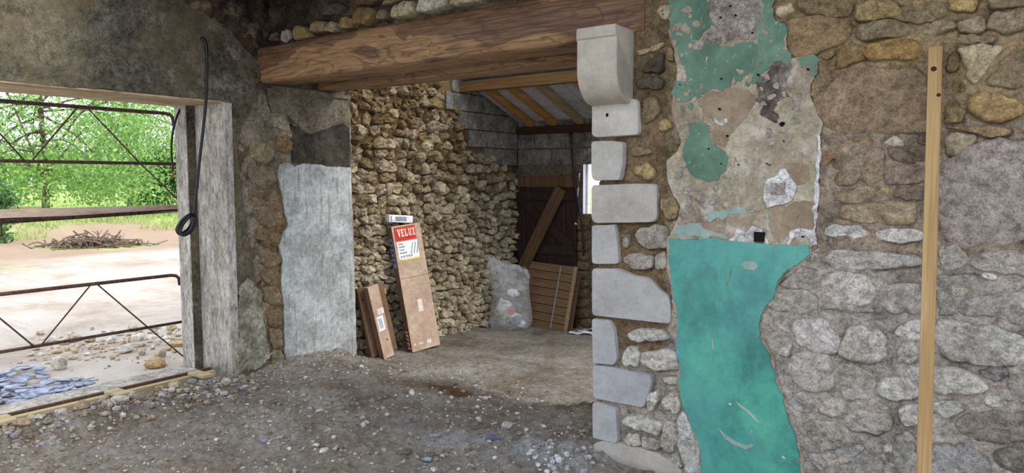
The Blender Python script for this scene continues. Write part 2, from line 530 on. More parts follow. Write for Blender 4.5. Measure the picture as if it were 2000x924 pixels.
def swirl_oak():
    m, nt, b, out = newmat('oiled_oak')
    g = N(nt); p = g.pos(True)
    sep = g.n('ShaderNodeSeparateXYZ'); g.link(p, sep.inputs[0])
    n = g.noise(g.mapping(p, (.75, 2.2, 2.6)), 1.5, 3, .5, .7)
    t = g.math('ADD', g.math('MULTIPLY', sep.outputs[2], 3.2), g.math('MULTIPLY', n, 3.2))
    lines = g.math('FRACT', g.math('MULTIPLY', t, 3.4))
    fibre = g.noise(g.mapping(p, (2.5, 60, 60)), 1.5, 5, .7)
    base = g.ramp(fibre, [(.36, lin(122, 92, 64)), (.5, lin(150, 116, 82)), (.64, lin(174, 138, 100))])
    heart = g.ramp(fibre, [(.36, lin(78, 56, 44)), (.5, lin(104, 76, 58)), (.64, lin(128, 96, 72))])
    hm = g.ramp(g.math('ADD', g.math('MULTIPLY', n, 1.0), g.math('MULTIPLY', sep.outputs[2], .7)), [(.56, 0.0), (.60, .9)])
    c = g.mix(hm, base, heart)
    c = g.mix(g.ramp(lines, [(.0, .55), (.16, 0.0), (.86, 0.0), (1.0, .6)]), c, lin(70, 48, 36))
    c = g.mix(g.ramp(g.noise(g.mapping(p, (.8, 7, 7)), 2, 6, .7), [(.55, 0.0), (.68, .6)]), c, lin(72, 50, 38))
    g.link(c, b.inputs['Base Color'])
    b.inputs['Roughness'].default_value = .5
    b.inputs['Specular IOR Level'].default_value = .3
    g.bump(g.math('ADD', fibre, g.math('MULTIPLY', lines, .4)), .3, .006, b)
    return m
M_BEAM = swirl_oak()
M_BEAM_DARK = wood('dark_oak', [(.25, lin(40, 26, 18)), (.55, lin(70, 46, 30)), (.8, lin(100, 68, 44))], (.5, 5, 5), 1.5, 2, .75, .4)
M_PINE = wood('aged_pine', [(.25, lin(120, 88, 48)), (.5, lin(164, 124, 72)), (.8, lin(192, 154, 98))], (.4, 9, 9), .8, 2, .75, .2, axis='Y')
M_PINE_SHADED = wood('shaded_pine_lengthwise', [(.25, lin(84, 62, 36)), (.5, lin(116, 86, 50)), (.8, lin(146, 112, 70))], (.4, 9, 9), .8, 2, .75, .2)  # purlin's shadow put into the wood as a darker brown
M_PINE_GREY = wood('grey_weathered_pine', [(.25, lin(110, 94, 70)), (.5, lin(146, 126, 96)), (.8, lin(180, 160, 128))], (.4, 9, 9), .8, 2, .75, .2, axis='Y')
M_BATTEN = wood('yellow_batten', [(.25, lin(142, 112, 76)), (.5, lin(174, 142, 96)), (.8, lin(198, 168, 116))], (.35, 12, 12), .6, 2, .6, .15, axis='Z')
M_SILLWOOD = wood('raw_timber', [(.25, lin(140, 124, 92)), (.5, lin(178, 162, 124)), (.8, lin(206, 192, 156))], (.35, 12, 12), .7, 2, .8, .25, axis='Y')
M_OLDPLANK = wood('old_dark_plank', [(.25, lin(58, 42, 30)), (.5, lin(92, 68, 48)), (.8, lin(122, 94, 68))], (.4, 9, 9), .8, 2, .85, .4, axis='Z')
M_SHUTTER = wood('weathered_shutter', [(.25, lin(84, 64, 46)), (.5, lin(122, 96, 70)), (.8, lin(152, 126, 96))], (.4, 9, 9), .8, 2, .85, .4, dark=(.56, lin(70, 58, 48), .6))
M_DOOR = wood('dark_red_door_paint', [(.25, lin(30, 19, 17)), (.5, lin(48, 31, 27)), (.8, lin(76, 54, 46))], (.3, 8, 8), .5, 2, .7, .3, axis='Z')
M_SAWN = wood('sawn_end_grain', [(.25, lin(150, 108, 70)), (.5, lin(176, 134, 92)), (.8, lin(196, 158, 116))], (3, 3, 3), .5, 2, .8, .2)

M_CARD = rocky('brown_cardboard', [(.3, lin(164, 140, 120)), (.5, lin(178, 154, 134)), (.7, lin(190, 168, 148))], 3, 5, .08, .002, 60, .85, spots=[(4, .6, .75, lin(206, 186, 164), .4)], obj=True, fine=.25)
M_CARD_DARK = rocky('dark_cardboard', [(.3, lin(100, 76, 58)), (.7, lin(122, 94, 74))], 4, 5, .08, .002, 60, .85, obj=True, fine=.25)
M_RED = rocky('red_print', [(.3, lin(178, 44, 40)), (.7, lin(196, 58, 52))], 8, 3, 0, rough=.6, fine=.25)
M_DARKRED = rocky('dark_red_print', [(.3, lin(120, 28, 30)), (.7, lin(140, 36, 36))], 8, 3, 0, rough=.6, fine=.25)
M_PAPER = rocky('white_paper', [(.3, lin(214, 216, 218)), (.7, lin(232, 233, 234))], 6, 4, .1, .002, 30, .7, fine=.25)
M_CREAM = rocky('cream_print', [(.3, lin(240, 226, 204)), (.7, lin(246, 234, 214))], 6, 4, 0, rough=.7, fine=.25)
M_GREYPRINT = rocky('grey_print', [(.3, lin(120, 126, 138)), (.7, lin(150, 156, 166))], 30, 4, 0, rough=.7, fine=.25)
M_BLUEINK = rocky('blue_ink', [(.3, lin(50, 58, 96)), (.7, lin(76, 84, 120))], 30, 4, 0, rough=.7, fine=.25)
M_YELLOW = rocky('yellow_print', [(.3, lin(226, 200, 80)), (.7, lin(236, 212, 100))], 10, 3, 0, rough=.7, fine=.25)
M_TAPE = rocky('clear_tape', [(.3, lin(196, 180, 164)), (.7, lin(220, 208, 196))], 12, 4, .1, .002, 40, .25, spec=.5, fine=.25)
M_RUBBER = rocky('black_rubber', [(.3, (.004, .004, .005)), (.7, (.012, .012, .014))], 20, 3, 0, rough=.45, spec=.4, fine=.25)
M_COPPER = rocky('bare_copper', [(.3, lin(176, 92, 58)), (.7, lin(200, 120, 80))], 40, 3, 0, rough=.5, fine=.25)
M_RUST = rocky('rusted_steel', [(.25, lin(62, 46, 42)), (.5, lin(88, 66, 58)), (.8, lin(116, 90, 78))], 40, 8, .5, .002, 120, .85, fine=.25)
M_RUSTDARK = rocky('dark_rusted_steel', [(.25, lin(46, 36, 32)), (.5, lin(72, 56, 48)), (.8, lin(104, 80, 66))], 30, 8, .5, .002, 120, .8, fine=.25)
M_WEATHERED = rocky('weathered_rail', [(.25, lin(160, 134, 116)), (.5, lin(194, 170, 152)), (.8, lin(214, 194, 176))], 14, 8, .4, .002, 60, .85, stretch=(1, .2, 1), fine=.25)
M_SLATE = rocky('blue_slate', [(.25, lin(104, 110, 128)), (.5, lin(144, 150, 168)), (.8, lin(180, 186, 200))], 8, 6, .3, .003, 50, .55, True, spec=.4, fine=.25)
M_TIN = rocky('white_lacquer', [(.3, lin(220, 220, 224)), (.7, lin(236, 236, 240))], 5, 3, 0, rough=.4, fine=.25)
M_INSUL = rocky('insulation_board', [(.3, lin(150, 152, 158)), (.7, lin(186, 188, 194))], 2.5, 6, .15, .004, 20, .6, spots=[(5, .6, .75, lin(120, 122, 128), .4)], fine=.25)
M_BLACK = rocky('dark_hollow', [(.3, (.006, .006, .005)), (.7, (.015, .013, .012))], 20, 3, 0, rough=1, fine=.25)
M_TWIG = rocky('dead_branches', [(.3, lin(92, 78, 66)), (.7, lin(140, 122, 106))], 10, 5, .3, .004, 60, .95)
M_BARK = rocky('grey_bark', [(.3, lin(84, 74, 62)), (.7, lin(124, 112, 96))], 6, 8, .8, .03, 18, .95, stretch=(1, 1, .3))

def soil():
    m, nt, b, out = newmat('dusty_rubble_soil')
    g = N(nt); p = g.pos()
    c = g.ramp(g.noise(p, 1.6, 10, .68, .5), [(.34, lin(136, 122, 105)), (.45, lin(166, 155, 141)), (.56, lin(184, 176, 165)), (.68, lin(204, 199, 192))])
    c = g.mix(g.ramp(g.noise(p, 9, 9, .75), [(.36, .6), (.47, 0.0)]), c, lin(122, 104, 84))
    c = g.mix(g.ramp(g.noise(p, 4.0, 8, .7), [(.55, 0.0), (.72, .6)]), c, lin(186, 184, 184))
    sp = g.n('ShaderNodeSeparateColor'); g.link(g.attr(), sp.inputs[0])
    c = g.mix(sp.outputs[1], c, lin(206, 206, 208))
    c = g.mix(sp.outputs[0], c, lin(112, 88, 62))
    c = g.mix(g.ramp(g.noise(p, 85, 4, .7), [(.66, 0.0), (.71, .85)]), c, lin(216, 212, 206))
    c = g.mix(g.ramp(g.noise(p, 60, 5, .7), [(.30, .85), (.40, 0.0)]), c, lin(84, 74, 62))
    c = g.mix(.7, c, g.ramp(g.noise(p, 26, 7, .75), [(.36, .55), (.5, 1.0), (.64, 1.35)]), 'MULTIPLY')
    g.link(c, b.inputs['Base Color'])
    b.inputs['Roughness'].default_value = .97
    b.inputs['Specular IOR Level'].default_value = .1
    n0 = g.bump(g.noise(p, 14, 8, .75), 1.0, .06, None)
    n1 = g.bump(g.noise(p, 55, 6, .75), 1.0, .02, None, n0)
    g.bump(g.noise(p, 190, 4, .7), .8, .004, b, n1)
    return m
M_SOIL = soil()

def yard():
    m, nt, b, out = newmat('yard_earth_and_turf')
    g = N(nt); p = g.pos()
    c = g.ramp(g.noise(p, .5, 10, .7, .3), [(.36, lin(186, 166, 148)), (.5, lin(220, 206, 192)), (.66, lin(236, 226, 214))])
    c = g.mix(g.ramp(g.noise(g.mapping(p, (.6, 3.5, 1), (0, 0, .5)), 1.1, 6, .7), [(.52, 0.0), (.7, .5)]), c, lin(186, 166, 150))
    gr = g.ramp(g.noise(p, .9, 8, .7), [(.36, lin(136, 160, 84)), (.5, lin(168, 188, 110)), (.66, lin(206, 212, 150))])
    sp = g.n('ShaderNodeSeparateColor'); g.link(g.attr(), sp.inputs[0])
    c = g.mix(sp.outputs[1], c, lin(176, 148, 126))
    c = g.mix(sp.outputs[0], c, gr)
    g.link(c, b.inputs['Base Color'])
    b.inputs['Roughness'].default_value = .97
    b.inputs['Specular IOR Level'].default_value = .1
    n0 = g.bump(g.noise(p, 5, 8, .75), .7, .06, None)
    g.bump(g.noise(p, 40, 5, .7), .6, .012, b, n0)
    return m
M_YARD = yard()

def leafmat(name, a, bb):
    m, nt, b, out = newmat(name)
    g = N(nt)
    oi = g.n('ShaderNodeNewGeometry')
    c = g.ramp(oi.outputs['Random Per Island'], [(0, a), (1, bb)])
    g.link(c, b.inputs['Base Color'])
    b.inputs['Roughness'].default_value = .55
    t = g.n('ShaderNodeBsdfTranslucent'); g.link(c, t.inputs[0])
    mx = g.n('ShaderNodeMixShader'); mx.inputs[0].default_value = .45
    g.link(b.outputs[0], mx.inputs[1]); g.link(t.outputs[0], mx.inputs[2]); g.link(mx.outputs[0], out.inputs[0])
    return m
M_LEAF = leafmat('fresh_leaves', lin(98, 148, 70), lin(176, 206, 124))
M_LEAF_DARK = leafmat('deep_green_leaves', lin(54, 96, 56), lin(110, 150, 84))
M_GRASS = leafmat('meadow_grass', lin(130, 164, 76), lin(204, 212, 140))

def plastic():
    m, nt, b, out = newmat('clear_plastic_film')
    g = N(nt); p = g.pos()
    b.inputs['Base Color'].default_value = (.82, .84, .86, 1)
    b.inputs['Roughness'].default_value = .18
    b.inputs['Specular IOR Level'].default_value = .8
    g.link(g.ramp(g.noise(p, 9, 5, .6), [(.35, .16), (.7, .42)]), b.inputs['Alpha'])
    g.bump(g.noise(p, 22, 5, .7, 1.5), .9, .02, b)
    return m
M_FILM = plastic()

def glass():
    m, nt, b, out = newmat('dusty_pane')
    b.inputs['Base Color'].default_value = (.95, .97, 1, 1)
    b.inputs['Roughness'].default_value = .25
    b.inputs['Alpha'].default_value = .10
    return m
M_GLASS = glass()
# ------------------------------------------------------------------ floor
def floor_z(x, y):
    x = np.atleast_1d(np.asarray(x, float)); y = np.atleast_1d(np.asarray(y, float))
    p = np.stack([x, y, np.zeros_like(x)], 1)
    wob = .35 * fbm(p, 1.3, 3, 5)
    back = sstep(3.95, 4.75, y + wob * .8)
    z = -.135 * back - .05 * sstep(5.2, 7.2, y)
    rough = 1 - .75 * sstep(4.2, 5.0, y + wob)
    z += rough * (.035 * fbm(p, 1.1, 3, 9) + .034 * fbm(p, 4.5, 4, 21) + .046 * np.abs(fbm(p, 11, 4, 31, .6)))
    z += .020 * fbm(p, 25, 3, 41) * (rough * .85 + .15)
    # heap of debris along the threshold, soil banks at the foot of the pier and of the white wall
    z += .07 * np.exp(-((x + 4.95) / .22) ** 2) * sstep(3.35, 3.0, y) * (1 + .5 * fbm(p, 6, 2, 55))
    z += .09 * np.exp(-((x + 2.35) / .30) ** 2 - ((y - 4.25) / .22) ** 2)
    z += .05 * np.exp(-((x + 3.3) / .45) ** 2 - ((y - 4.15) / .16) ** 2)
    z += .05 * np.exp(-((x + 5.08) / .13) ** 2) * sstep(3.4, 3.9, y) * sstep(4.62, 4.35, y)
    z += .04 * np.exp(-((x + 1.9) / .3) ** 2 - ((y - 3.4) / .15) ** 2)
    return z

def grid_mesh(xs, ys):
    gx, gy = np.meshgrid(xs, ys)
    nx, ny = len(xs), len(ys)
    i = np.arange(nx - 1)[None, :] + np.arange(ny - 1)[:, None] * nx
    i = i.ravel()
    return gx.ravel(), gy.ravel(), np.stack([i, i + 1, i + nx + 1, i + nx], 1)

xs = np.concatenate([np.arange(-5.6, -1.2, .0135), np.linspace(-1.2, 3.0, 40)])
ys = np.concatenate([np.linspace(-3.2, .8, 30, endpoint=False), np.arange(.8, 5.2, .0135), np.arange(5.2, 7.75, .03)])
gx, gy, gf = grid_mesh(xs, ys)
gz = floor_z(gx, gy)
gz = np.where((gx < -5.13) & (gy < 3.3), np.minimum(gz, -.08), gz)
pp = np.stack([gx, gy, gx * 0], 1)
br = np.exp(-((gx + 2.35) / .35) ** 2 - ((gy - 4.2) / .25) ** 2) * .9 + .55 * np.exp(-((gx + 3.3) / .5) ** 2 - ((gy - 4.0) / .22) ** 2)
br += .5 * np.exp(-((gx + 3.0) / .5) ** 2 - ((gy - 3.55) / .15) ** 2) + .45 * np.exp(-((gx + 3.9) / .6) ** 2 - ((gy - 3.95) / .1) ** 2)
br = np.clip(br * (1 + 1.3 * fbm(pp, 5, 4, 77)), 0, 1)
wp_ = np.clip((.75 * np.exp(-((gx + 2.25) / .42) ** 2 - ((gy - 3.45) / .22) ** 2) + .45 * np.exp(-((gx + 3.35) / .25) ** 2 - ((gy - 3.95) / .12) ** 2) + .4 * np.exp(-((gx + 2.9) / .5) ** 2 - ((gy - 3.3) / .2) ** 2)) * (1 + 1.6 * fbm(pp, 6, 4, 78)), 0, .85)
floor = make('floor', np.stack([gx, gy, gz], 1), gf, M_SOIL, col=np.stack([br, wp_, br * 0], 1), center=False)
tag(floor, 'uneven dusty earth floor strewn with grit', 'floor', kind='structure')

# ------------------------------------------------------------------ dividing wall: core, mortar, stones, plaster
wall_right = empty('wall_right')
tag(wall_right, 'rubble stone dividing wall with green painted plaster remains', 'wall', kind='structure')

PIER = [  # (outline in the survey, tint, height)
 ([(1286,25),(1295,12),(1308,8),(1312,25),(1308,38),(1292,40)], (178,166,140), .03),
 ([(1252,140),(1265,120),(1285,102),(1296,105),(1296,135),(1280,140),(1260,143)], (84,76,64), .02),
 ([(1243,160),(1258,152),(1285,150),(1298,160),(1290,172),(1265,174),(1245,168)], (96,86,72), .02),
 ([(1243,100),(1265,95),(1290,82),(1300,85),(1285,97),(1262,105),(1245,110)], (172,152,116), .012),
 ([(1304,95),(1312,90),(1319,100),(1316,118),(1305,118)], (150,132,100), .02),
 ([(1258,195),(1270,190),(1288,192),(1290,215),(1278,235),(1262,243),(1257,225)], (140,124,96), .02),
 ([(1290,238),(1300,228),(1315,235),(1316,250),(1300,256),(1290,250)], (168,148,108), .02),
 ([(1233,290),(1245,285),(1268,290),(1276,297),(1262,303),(1245,307),(1234,303)], (140,120,92), .025),
 ([(1240,322),(1262,319),(1278,330),(1284,340),(1270,350),(1250,346),(1240,335)], (176,154,112), .025),
 ([(1292,285),(1310,265),(1325,270),(1328,290),(1320,302),(1305,295)], (128,112,86), .025),
 ([(1295,390),(1308,383),(1322,390),(1330,405),(1322,425),(1305,428),(1295,415)], (156,138,104), .025),
 ([(1240,462),(1245,448),(1280,440),(1300,442),(1303,465),(1305,485),(1275,486),(1255,478),(1241,470)], (158,144,120), .025),
 ([(1219,465),(1228,457),(1232,475),(1228,485),(1219,483)], (158,148,124), .02),
 ([(1222,505),(1230,497),(1262,493),(1275,500),(1278,522),(1260,527),(1235,523),(1225,515)], (168,154,128), .03),
 ([(1280,500),(1300,488),(1307,505),(1303,525),(1283,527)], (160,148,122), .025),
 ([(1223,655),(1240,645),(1270,638),(1300,647),(1310,660),(1290,664),(1240,668),(1225,662)], (172,164,148), .025),
 ([(1221,692),(1228,678),(1248,675),(1250,700),(1246,713),(1226,714)], (184,176,158), .03),
 ([(1254,690),(1275,684),(1310,682),(1327,690),(1332,705),(1325,720),(1300,723),(1265,716),(1254,710)], (178,168,150), .035),
 ([(1292,735),(1315,732),(1326,738),(1325,750),(1300,748)], (156,144,124), .025),
 ([(1296,785),(1300,768),(1318,765),(1332,775),(1333,795),(1322,806),(1305,798)], (178,166,142), .03),
 ([(1268,768),(1285,765),(1288,785),(1278,800),(1266,800)], (178,170,150), .03),
 ([(1218,820),(1228,810),(1250,808),(1290,820),(1296,828),(1292,850),(1260,842),(1230,832)], (186,178,164), .035),
 ([(1294,870),(1296,835),(1304,820),(1314,822),(1322,845),(1320,880),(1308,882),(1295,875)], (176,166,146), .03),
 ([(1325,870),(1325,830),(1330,805),(1342,800),(1355,830),(1370,865),(1374,890),(1374,926),(1345,926),(1335,895)], (176,170,160), .03),
 ([(1220,858),(1230,845),(1250,848),(1253,868),(1240,872),(1225,864)], (176,164,144), .025),
 ([(1254,852),(1280,855),(1292,860),(1293,878),(1270,880),(1255,872)], (170,160,142), .022),
 ([(1284,890),(1300,884),(1325,890),(1335,912),(1310,905),(1290,898)], (166,160,152), .025),
]
UPPER = [
 ([(1517,25),(1520,12),(1545,8),(1553,14),(1551,25),(1530,33),(1519,33)], (206,188,156), .035),
 ([(1532,45),(1560,35),(1600,32),(1640,40),(1665,47),(1670,70),(1640,85),(1600,100),(1570,115),(1548,118),(1540,100),(1540,65)], (134,114,86), .018),
 ([(1672,10),(1700,2),(1750,2),(1760,25),(1735,37),(1700,42),(1675,40)], (158,140,100), .03),
 ([(1556,5),(1600,-2),(1660,-4),(1668,25),(1640,34),(1590,28),(1560,25)], (134,116,90), .018),
 ([(1678,52),(1700,45),(1740,38),(1765,48),(1790,55),(1780,70),(1730,76),(1690,80),(1678,70)], (136,122,100), .03),
 ([(1693,88),(1740,78),(1795,77),(1802,95),(1798,115),(1745,120),(1700,120),(1690,108)], (156,128,84), .03),
 ([(1635,98),(1660,92),(1690,90),(1690,118),(1660,128),(1635,135)], (144,120,84), .025),
 ([(1607,112),(1620,100),(1634,97),(1634,108),(1615,118)], (140,120,90), .025),
 ([(1602,215),(1607,190),(1620,165),(1636,143),(1665,133),(1740,134),(1800,140),(1818,150),(1818,258),(1720,260),(1615,260),(1608,240)], (140,122,100), .022),
 ([(1853,2),(1880,-6),(1908,0),(1907,15),(1895,23),(1865,25),(1855,18)], (156,136,92), .03),
 ([(1928,38),(1950,25),(1985,18),(2010,20),(2010,62),(1970,66),(1935,63),(1926,55)], (156,144,122), .035),
 ([(1872,48),(1890,38),(1922,35),(1924,60),(1900,66),(1876,62)], (150,138,116), .03),
 ([(1800,60),(1825,40),(1860,45),(1868,52),(1850,58),(1825,68),(1805,68)], (156,140,112), .03),
 ([(1876,70),(1905,68),(1950,75),(1940,84),(1905,90),(1877,88)], (140,126,102), .025),
 ([(1876,95),(1915,92),(1958,88),(1955,105),(1940,125),(1918,145),(1912,165),(1900,172),(1890,160),(1880,125)], (172,158,130), .035),
 ([(1962,118),(1985,98),(2010,95),(2010,165),(1970,175),(1935,172),(1922,165),(1940,140)], (138,122,96), .025),
 ([(1888,190),(1905,182),(1940,180),(1975,185),(1998,190),(1996,215),(1985,228),(1955,240),(1925,235),(1900,228),(1888,210)], (154,130,90), .03),
 ([(1848,150),(1880,135),(1890,165),(1880,180),(1850,180)], (140,120,86), .02),
 ([(1845,205),(1870,198),(1885,215),(1880,240),(1845,245)], (142,124,92), .02),
 ([(1852,110),(1872,95),(1876,125),(1870,140),(1850,140)], (116,98,70), .02),
 ([(1735,30),(1790,8),(1840,5),(1845,30),(1800,42),(1770,45)], (140,126,98), .025),
 ([(1930,0),(1960,-8),(2010,-5),(2010,12),(1960,20),(1935,18)], (136,122,98), .025),
]
NICHE = [
 ([(1608,268),(1650,267),(1652,280),(1635,286),(1608,284)], (136,118,102), .02),
 ([(1654,268),(1685,264),(1708,268),(1706,284),(1685,283),(1656,285)], (148,124,102), .02),
 ([(1718,272),(1745,268),(1766,278),(1765,287),(1740,287),(1720,285)], (200,194,184), .015),
 ([(1792,270),(1812,265),(1816,284),(1795,280)], (112,96,80), .02),
 ([(1606,294),(1630,292),(1640,306),(1618,325),(1606,325)], (146,120,98), .022),
 ([(1630,322),(1635,308),(1660,302),(1683,305),(1680,312),(1650,328),(1640,333)], (132,116,98), .025),
 ([(1632,350),(1640,337),(1668,326),(1682,320),(1684,345),(1678,360),(1650,363),(1633,360)], (140,126,108), .03),
 ([(1687,310),(1700,292),(1725,288),(1730,300),(1727,330),(1726,355),(1710,361),(1694,360),(1686,340)], (140,124,104), .028),
 ([(1732,290),(1760,287),(1800,288),(1815,300),(1814,316),(1775,317),(1740,310)], (134,120,104), .025),
 ([(1729,335),(1745,320),(1780,320),(1813,325),(1812,355),(1770,360),(1735,360)], (138,124,108), .028),
 ([(1720,370),(1735,364),(1739,378),(1732,386),(1720,382)], (172,150,112), .02),
 ([(1744,380),(1752,366),(1780,362),(1812,368),(1810,388),(1775,390),(1745,387)], (130,116,102), .025),
 ([(1628,385),(1650,372),(1690,366),(1715,370),(1717,383),(1690,392),(1662,399),(1635,393)], (150,134,112), .028),
 ([(1636,422),(1650,402),(1700,394),(1760,392),(1792,397),(1795,425),(1780,437),(1730,439),(1680,434),(1640,428)], (156,140,116), .03),
 ([(1614,445),(1622,438),(1660,437),(1703,450),(1704,463),(1665,466),(1630,462),(1613,458)], (182,174,164), .03),
 ([(1706,455),(1740,445),(1800,450),(1800,472),(1750,475),(1715,465)], (178,168,154), .03),
 ([(1606,335),(1620,340),(1630,348),(1618,352),(1608,348)], (140,120,100), .02),
 ([(1798,400),(1808,390),(1818,395),(1815,432),(1798,425)], (146,132,112), .02),
 ([(1848,268),(1870,258),(1900,262),(1910,272),(1895,284),(1878,298),(1870,306),(1848,304)], (160,146,124), .03),
 ([(1850,250),(1900,246),(1960,250),(1983,255),(1975,264),(1930,268),(1895,258)], (150,130,98), .025),
 ([(1836,330),(1842,312),(1880,309),(1912,284),(1960,276),(2010,276),(2010,482),(1935,478),(1837,473)], (154,144,136), .022),
]
LOWER = [
 ([(1612,510),(1614,490),(1640,487),(1700,492),(1760,497),(1800,500),(1800,520),(1750,523),(1700,525),(1650,527),(1622,522)], (178,168,152), .035),
 ([(1530,557),(1550,530),(1575,517),(1596,520),(1600,545),(1590,562),(1560,562)], (166,154,138), .03),
 ([(1500,595),(1520,568),(1560,564),(1595,567),(1599,590),(1598,608),(1570,615),(1540,608),(1510,605)], (168,157,140), .03),
 ([(1602,550),(1610,532),(1640,529),(1680,533),(1705,548),(1713,565),(1710,590),(1690,600),(1655,598),(1630,595),(1609,575)], (184,174,160), .04),
 ([(1717,580),(1722,560),(1745,553),(1785,555),(1802,565),(1800,605),(1780,613),(1745,608),(1720,595)], (174,164,152), .035),
 ([(1545,640),(1552,625),(1590,620),(1620,622),(1635,650),(1643,672),(1630,683),(1605,688),(1575,680),(1553,668)], (182,173,162), .04),
 ([(1638,685),(1647,660),(1657,641),(1690,638),(1720,645),(1735,665),(1735,690),(1715,710),(1680,710),(1655,698)], (178,168,154), .042),
 ([(1705,632),(1712,627),(1735,626),(1736,636),(1715,638)], (186,176,160), .02),
 ([(1519,633),(1540,625),(1544,650),(1530,645)], (176,166,152), .025),
 ([(1525,680),(1535,668),(1548,665),(1550,680),(1540,695),(1528,690)], (176,166,152), .025),
 ([(1604,600),(1614,597),(1640,601),(1700,607),(1735,612),(1735,622),(1680,622),(1640,619),(1604,615)], (152,144,136), .015),
 ([(1582,490),(1600,482),(1610,485),(1609,512),(1600,518),(1583,512)], (172,160,144), .025),
 ([(1835,480),(1870,477),(1885,495),(1890,515),(1870,530),(1835,530)], (160,150,136), .025),
 ([(1898,520),(1905,500),(1930,488),(1980,490),(2010,492),(2010,540),(1960,530),(1920,528)], (166,152,130), .035),
 ([(1916,537),(1925,530),(1945,538),(1946,545),(1920,543)], (182,174,162), .022),
 ([(1858,558),(1890,563),(1892,570),(1875,580),(1862,575)], (176,162,134), .025),
 ([(1832,565),(1853,572),(1868,595),(1866,615),(1835,618)], (156,146,134), .025),
 ([(1874,608),(1880,590),(1910,575),(1960,570),(2010,565),(2010,640),(1965,625),(1930,617),(1890,618)], (156,146,134), .03),
 ([(1826,640),(1835,625),(1880,625),(1930,632),(1980,650),(2010,660),(2010,710),(1960,712),(1900,705),(1855,700),(1835,680)], (172,162,150), .035),
 ([(1745,645),(1760,630),(1798,625),(1797,660),(1770,660),(1748,655)], (184,176,166), .03),
 ([(1760,672),(1770,664),(1795,668),(1795,700),(1775,705),(1752,708),(1752,690)], (174,166,154), .03),
 ([(1830,537),(1870,533),(1908,533),(1912,548),(1935,553),(1890,557),(1832,552)], (150,142,130), .018),
 ([(1542,705),(1548,687),(1580,688),(1620,692),(1628,710),(1630,745),(1610,765),(1585,765),(1560,750),(1543,735)], (172,162,146), .035),
 ([(1636,745),(1638,717),(1650,707),(1680,717),(1708,728),(1710,755),(1705,775),(1680,780),(1650,778),(1637,765)], (170,160,144), .035),
 ([(1545,780),(1555,768),(1575,768),(1594,782),(1594,795),(1585,808),(1560,805),(1547,795)], (162,154,144), .03),
 ([(1598,795),(1610,780),(1625,773),(1645,776),(1656,790),(1650,808),(1630,812),(1605,805)], (168,156,138), .035),
 ([(1570,835),(1575,822),(1605,817),(1640,818),(1647,840),(1640,860),(1605,865),(1580,858)], (166,156,142), .035),
 ([(1650,820),(1655,806),(1690,801),(1735,808),(1740,838),(1710,845),(1680,842),(1652,838)], (160,150,136), .035),
 ([(1716,760),(1722,745),(1730,732),(1760,735),(1785,748),(1795,765),(1790,778),(1755,780),(1725,775)], (182,174,160), .035),
 ([(1605,880),(1620,872),(1660,868),(1690,872),(1670,890),(1640,898),(1625,902),(1612,895)], (156,150,146), .03),
 ([(1640,905),(1690,891),(1730,893),(1735,935),(1640,935)], (150,140,128), .025),
 ([(1724,868),(1735,862),(1745,868),(1745,882),(1730,884)], (190,186,182), .025),
 ([(1580,882),(1598,877),(1618,905),(1610,920),(1595,908)], (154,146,138), .025),
 ([(1768,718),(1780,712),(1800,712),(1800,733),(1780,735)], (178,170,158), .025),
 ([(1822,715),(1860,712),(1885,718),(1905,738),(1930,755),(1935,762),(1895,770),(1870,765),(1822,766)], (178,168,150), .035),
 ([(1912,722),(1940,714),(1965,718),(1962,738),(1930,740),(1915,732)], (134,124,120), .025),
 ([(1972,740),(1985,728),(2010,725),(2010,790),(1985,780),(1972,760)], (154,144,128), .035),
 ([(1923,780),(1940,772),(1962,772),(1970,790),(1950,796),(1930,795)], (178,166,144), .028),
 ([(1822,785),(1850,782),(1880,785),(1882,800),(1865,812),(1840,815),(1825,800)], (170,162,152), .03),
 ([(1757,800),(1770,792),(1797,790),(1795,830),(1770,834),(1758,820)], (176,168,156), .03),
 ([(1870,835),(1885,810),(1910,802),(1960,800),(2010,808),(2010,860),(1950,862),(1900,858),(1875,850)], (144,130,110), .03),
 ([(1818,868),(1850,858),(1890,864),(1910,880),(1930,905),(1935,935),(1815,935)], (162,156,152), .03),
 ([(1950,885),(1965,882),(1980,898),(1975,912),(1958,905)], (144,134,118), .025),
 ([(1742,850),(1770,842),(1792,850),(1790,920),(1765,930),(1745,910)], (156,148,138), .022),
 ([(1937,880),(1952,915),(2010,918),(2010,880),(1970,868)], (134,120,100), .02),
 ([(1548,740),(1555,752),(1556,764),(1546,764),(1540,750)], (160,150,136), .02),
 ([(1555,870),(1572,866),(1585,900),(1590,926),(1572,926)], (158,150,140), .02),
]
QUOINS = [
 ([(1160,200),(1170,197),(1246,193),(1250,198),(1252,258),(1250,264),(1166,269),(1160,266)], (1.06, 1.03, .97)),
 ([(1159,278),(1163,276),(1200,275),(1222,278),(1221,320),(1214,352),(1166,353),(1159,345)], (1.0, .98, .94)),
 ([(1160,362),(1250,358),(1286,359),(1287,430),(1279,434),(1163,436),(1160,432)], (.98, .95, .91)),
 ([(1160,440),(1205,438),(1210,470),(1213,512),(1210,515),(1160,515)], (.98, .97, .98)),
 ([(1160,524),(1212,524),(1237,537),(1272,542),(1292,566),(1312,580),(1314,632),(1222,622),(1160,615)], (.95, .95, .97)),
 ([(1160,622),(1195,624),(1203,640),(1210,700),(1203,712),(1162,708)], (.92, .94, 1.0)),
 ([(1161,712),(1185,713),(1275,732),(1277,745),(1262,795),(1240,791),(1162,776)], (.90, .92, 1.0)),
 ([(1161,786),(1170,784),(1207,795),(1211,862),(1205,864),(1162,853)], (.92, .94, 1.0)),
 ([(1163,865),(1180,858),(1250,872),(1290,885),(1335,915),(1337,935),(1163,935)], (.95, .91, .86)),
]
outlines = []
sd = 100
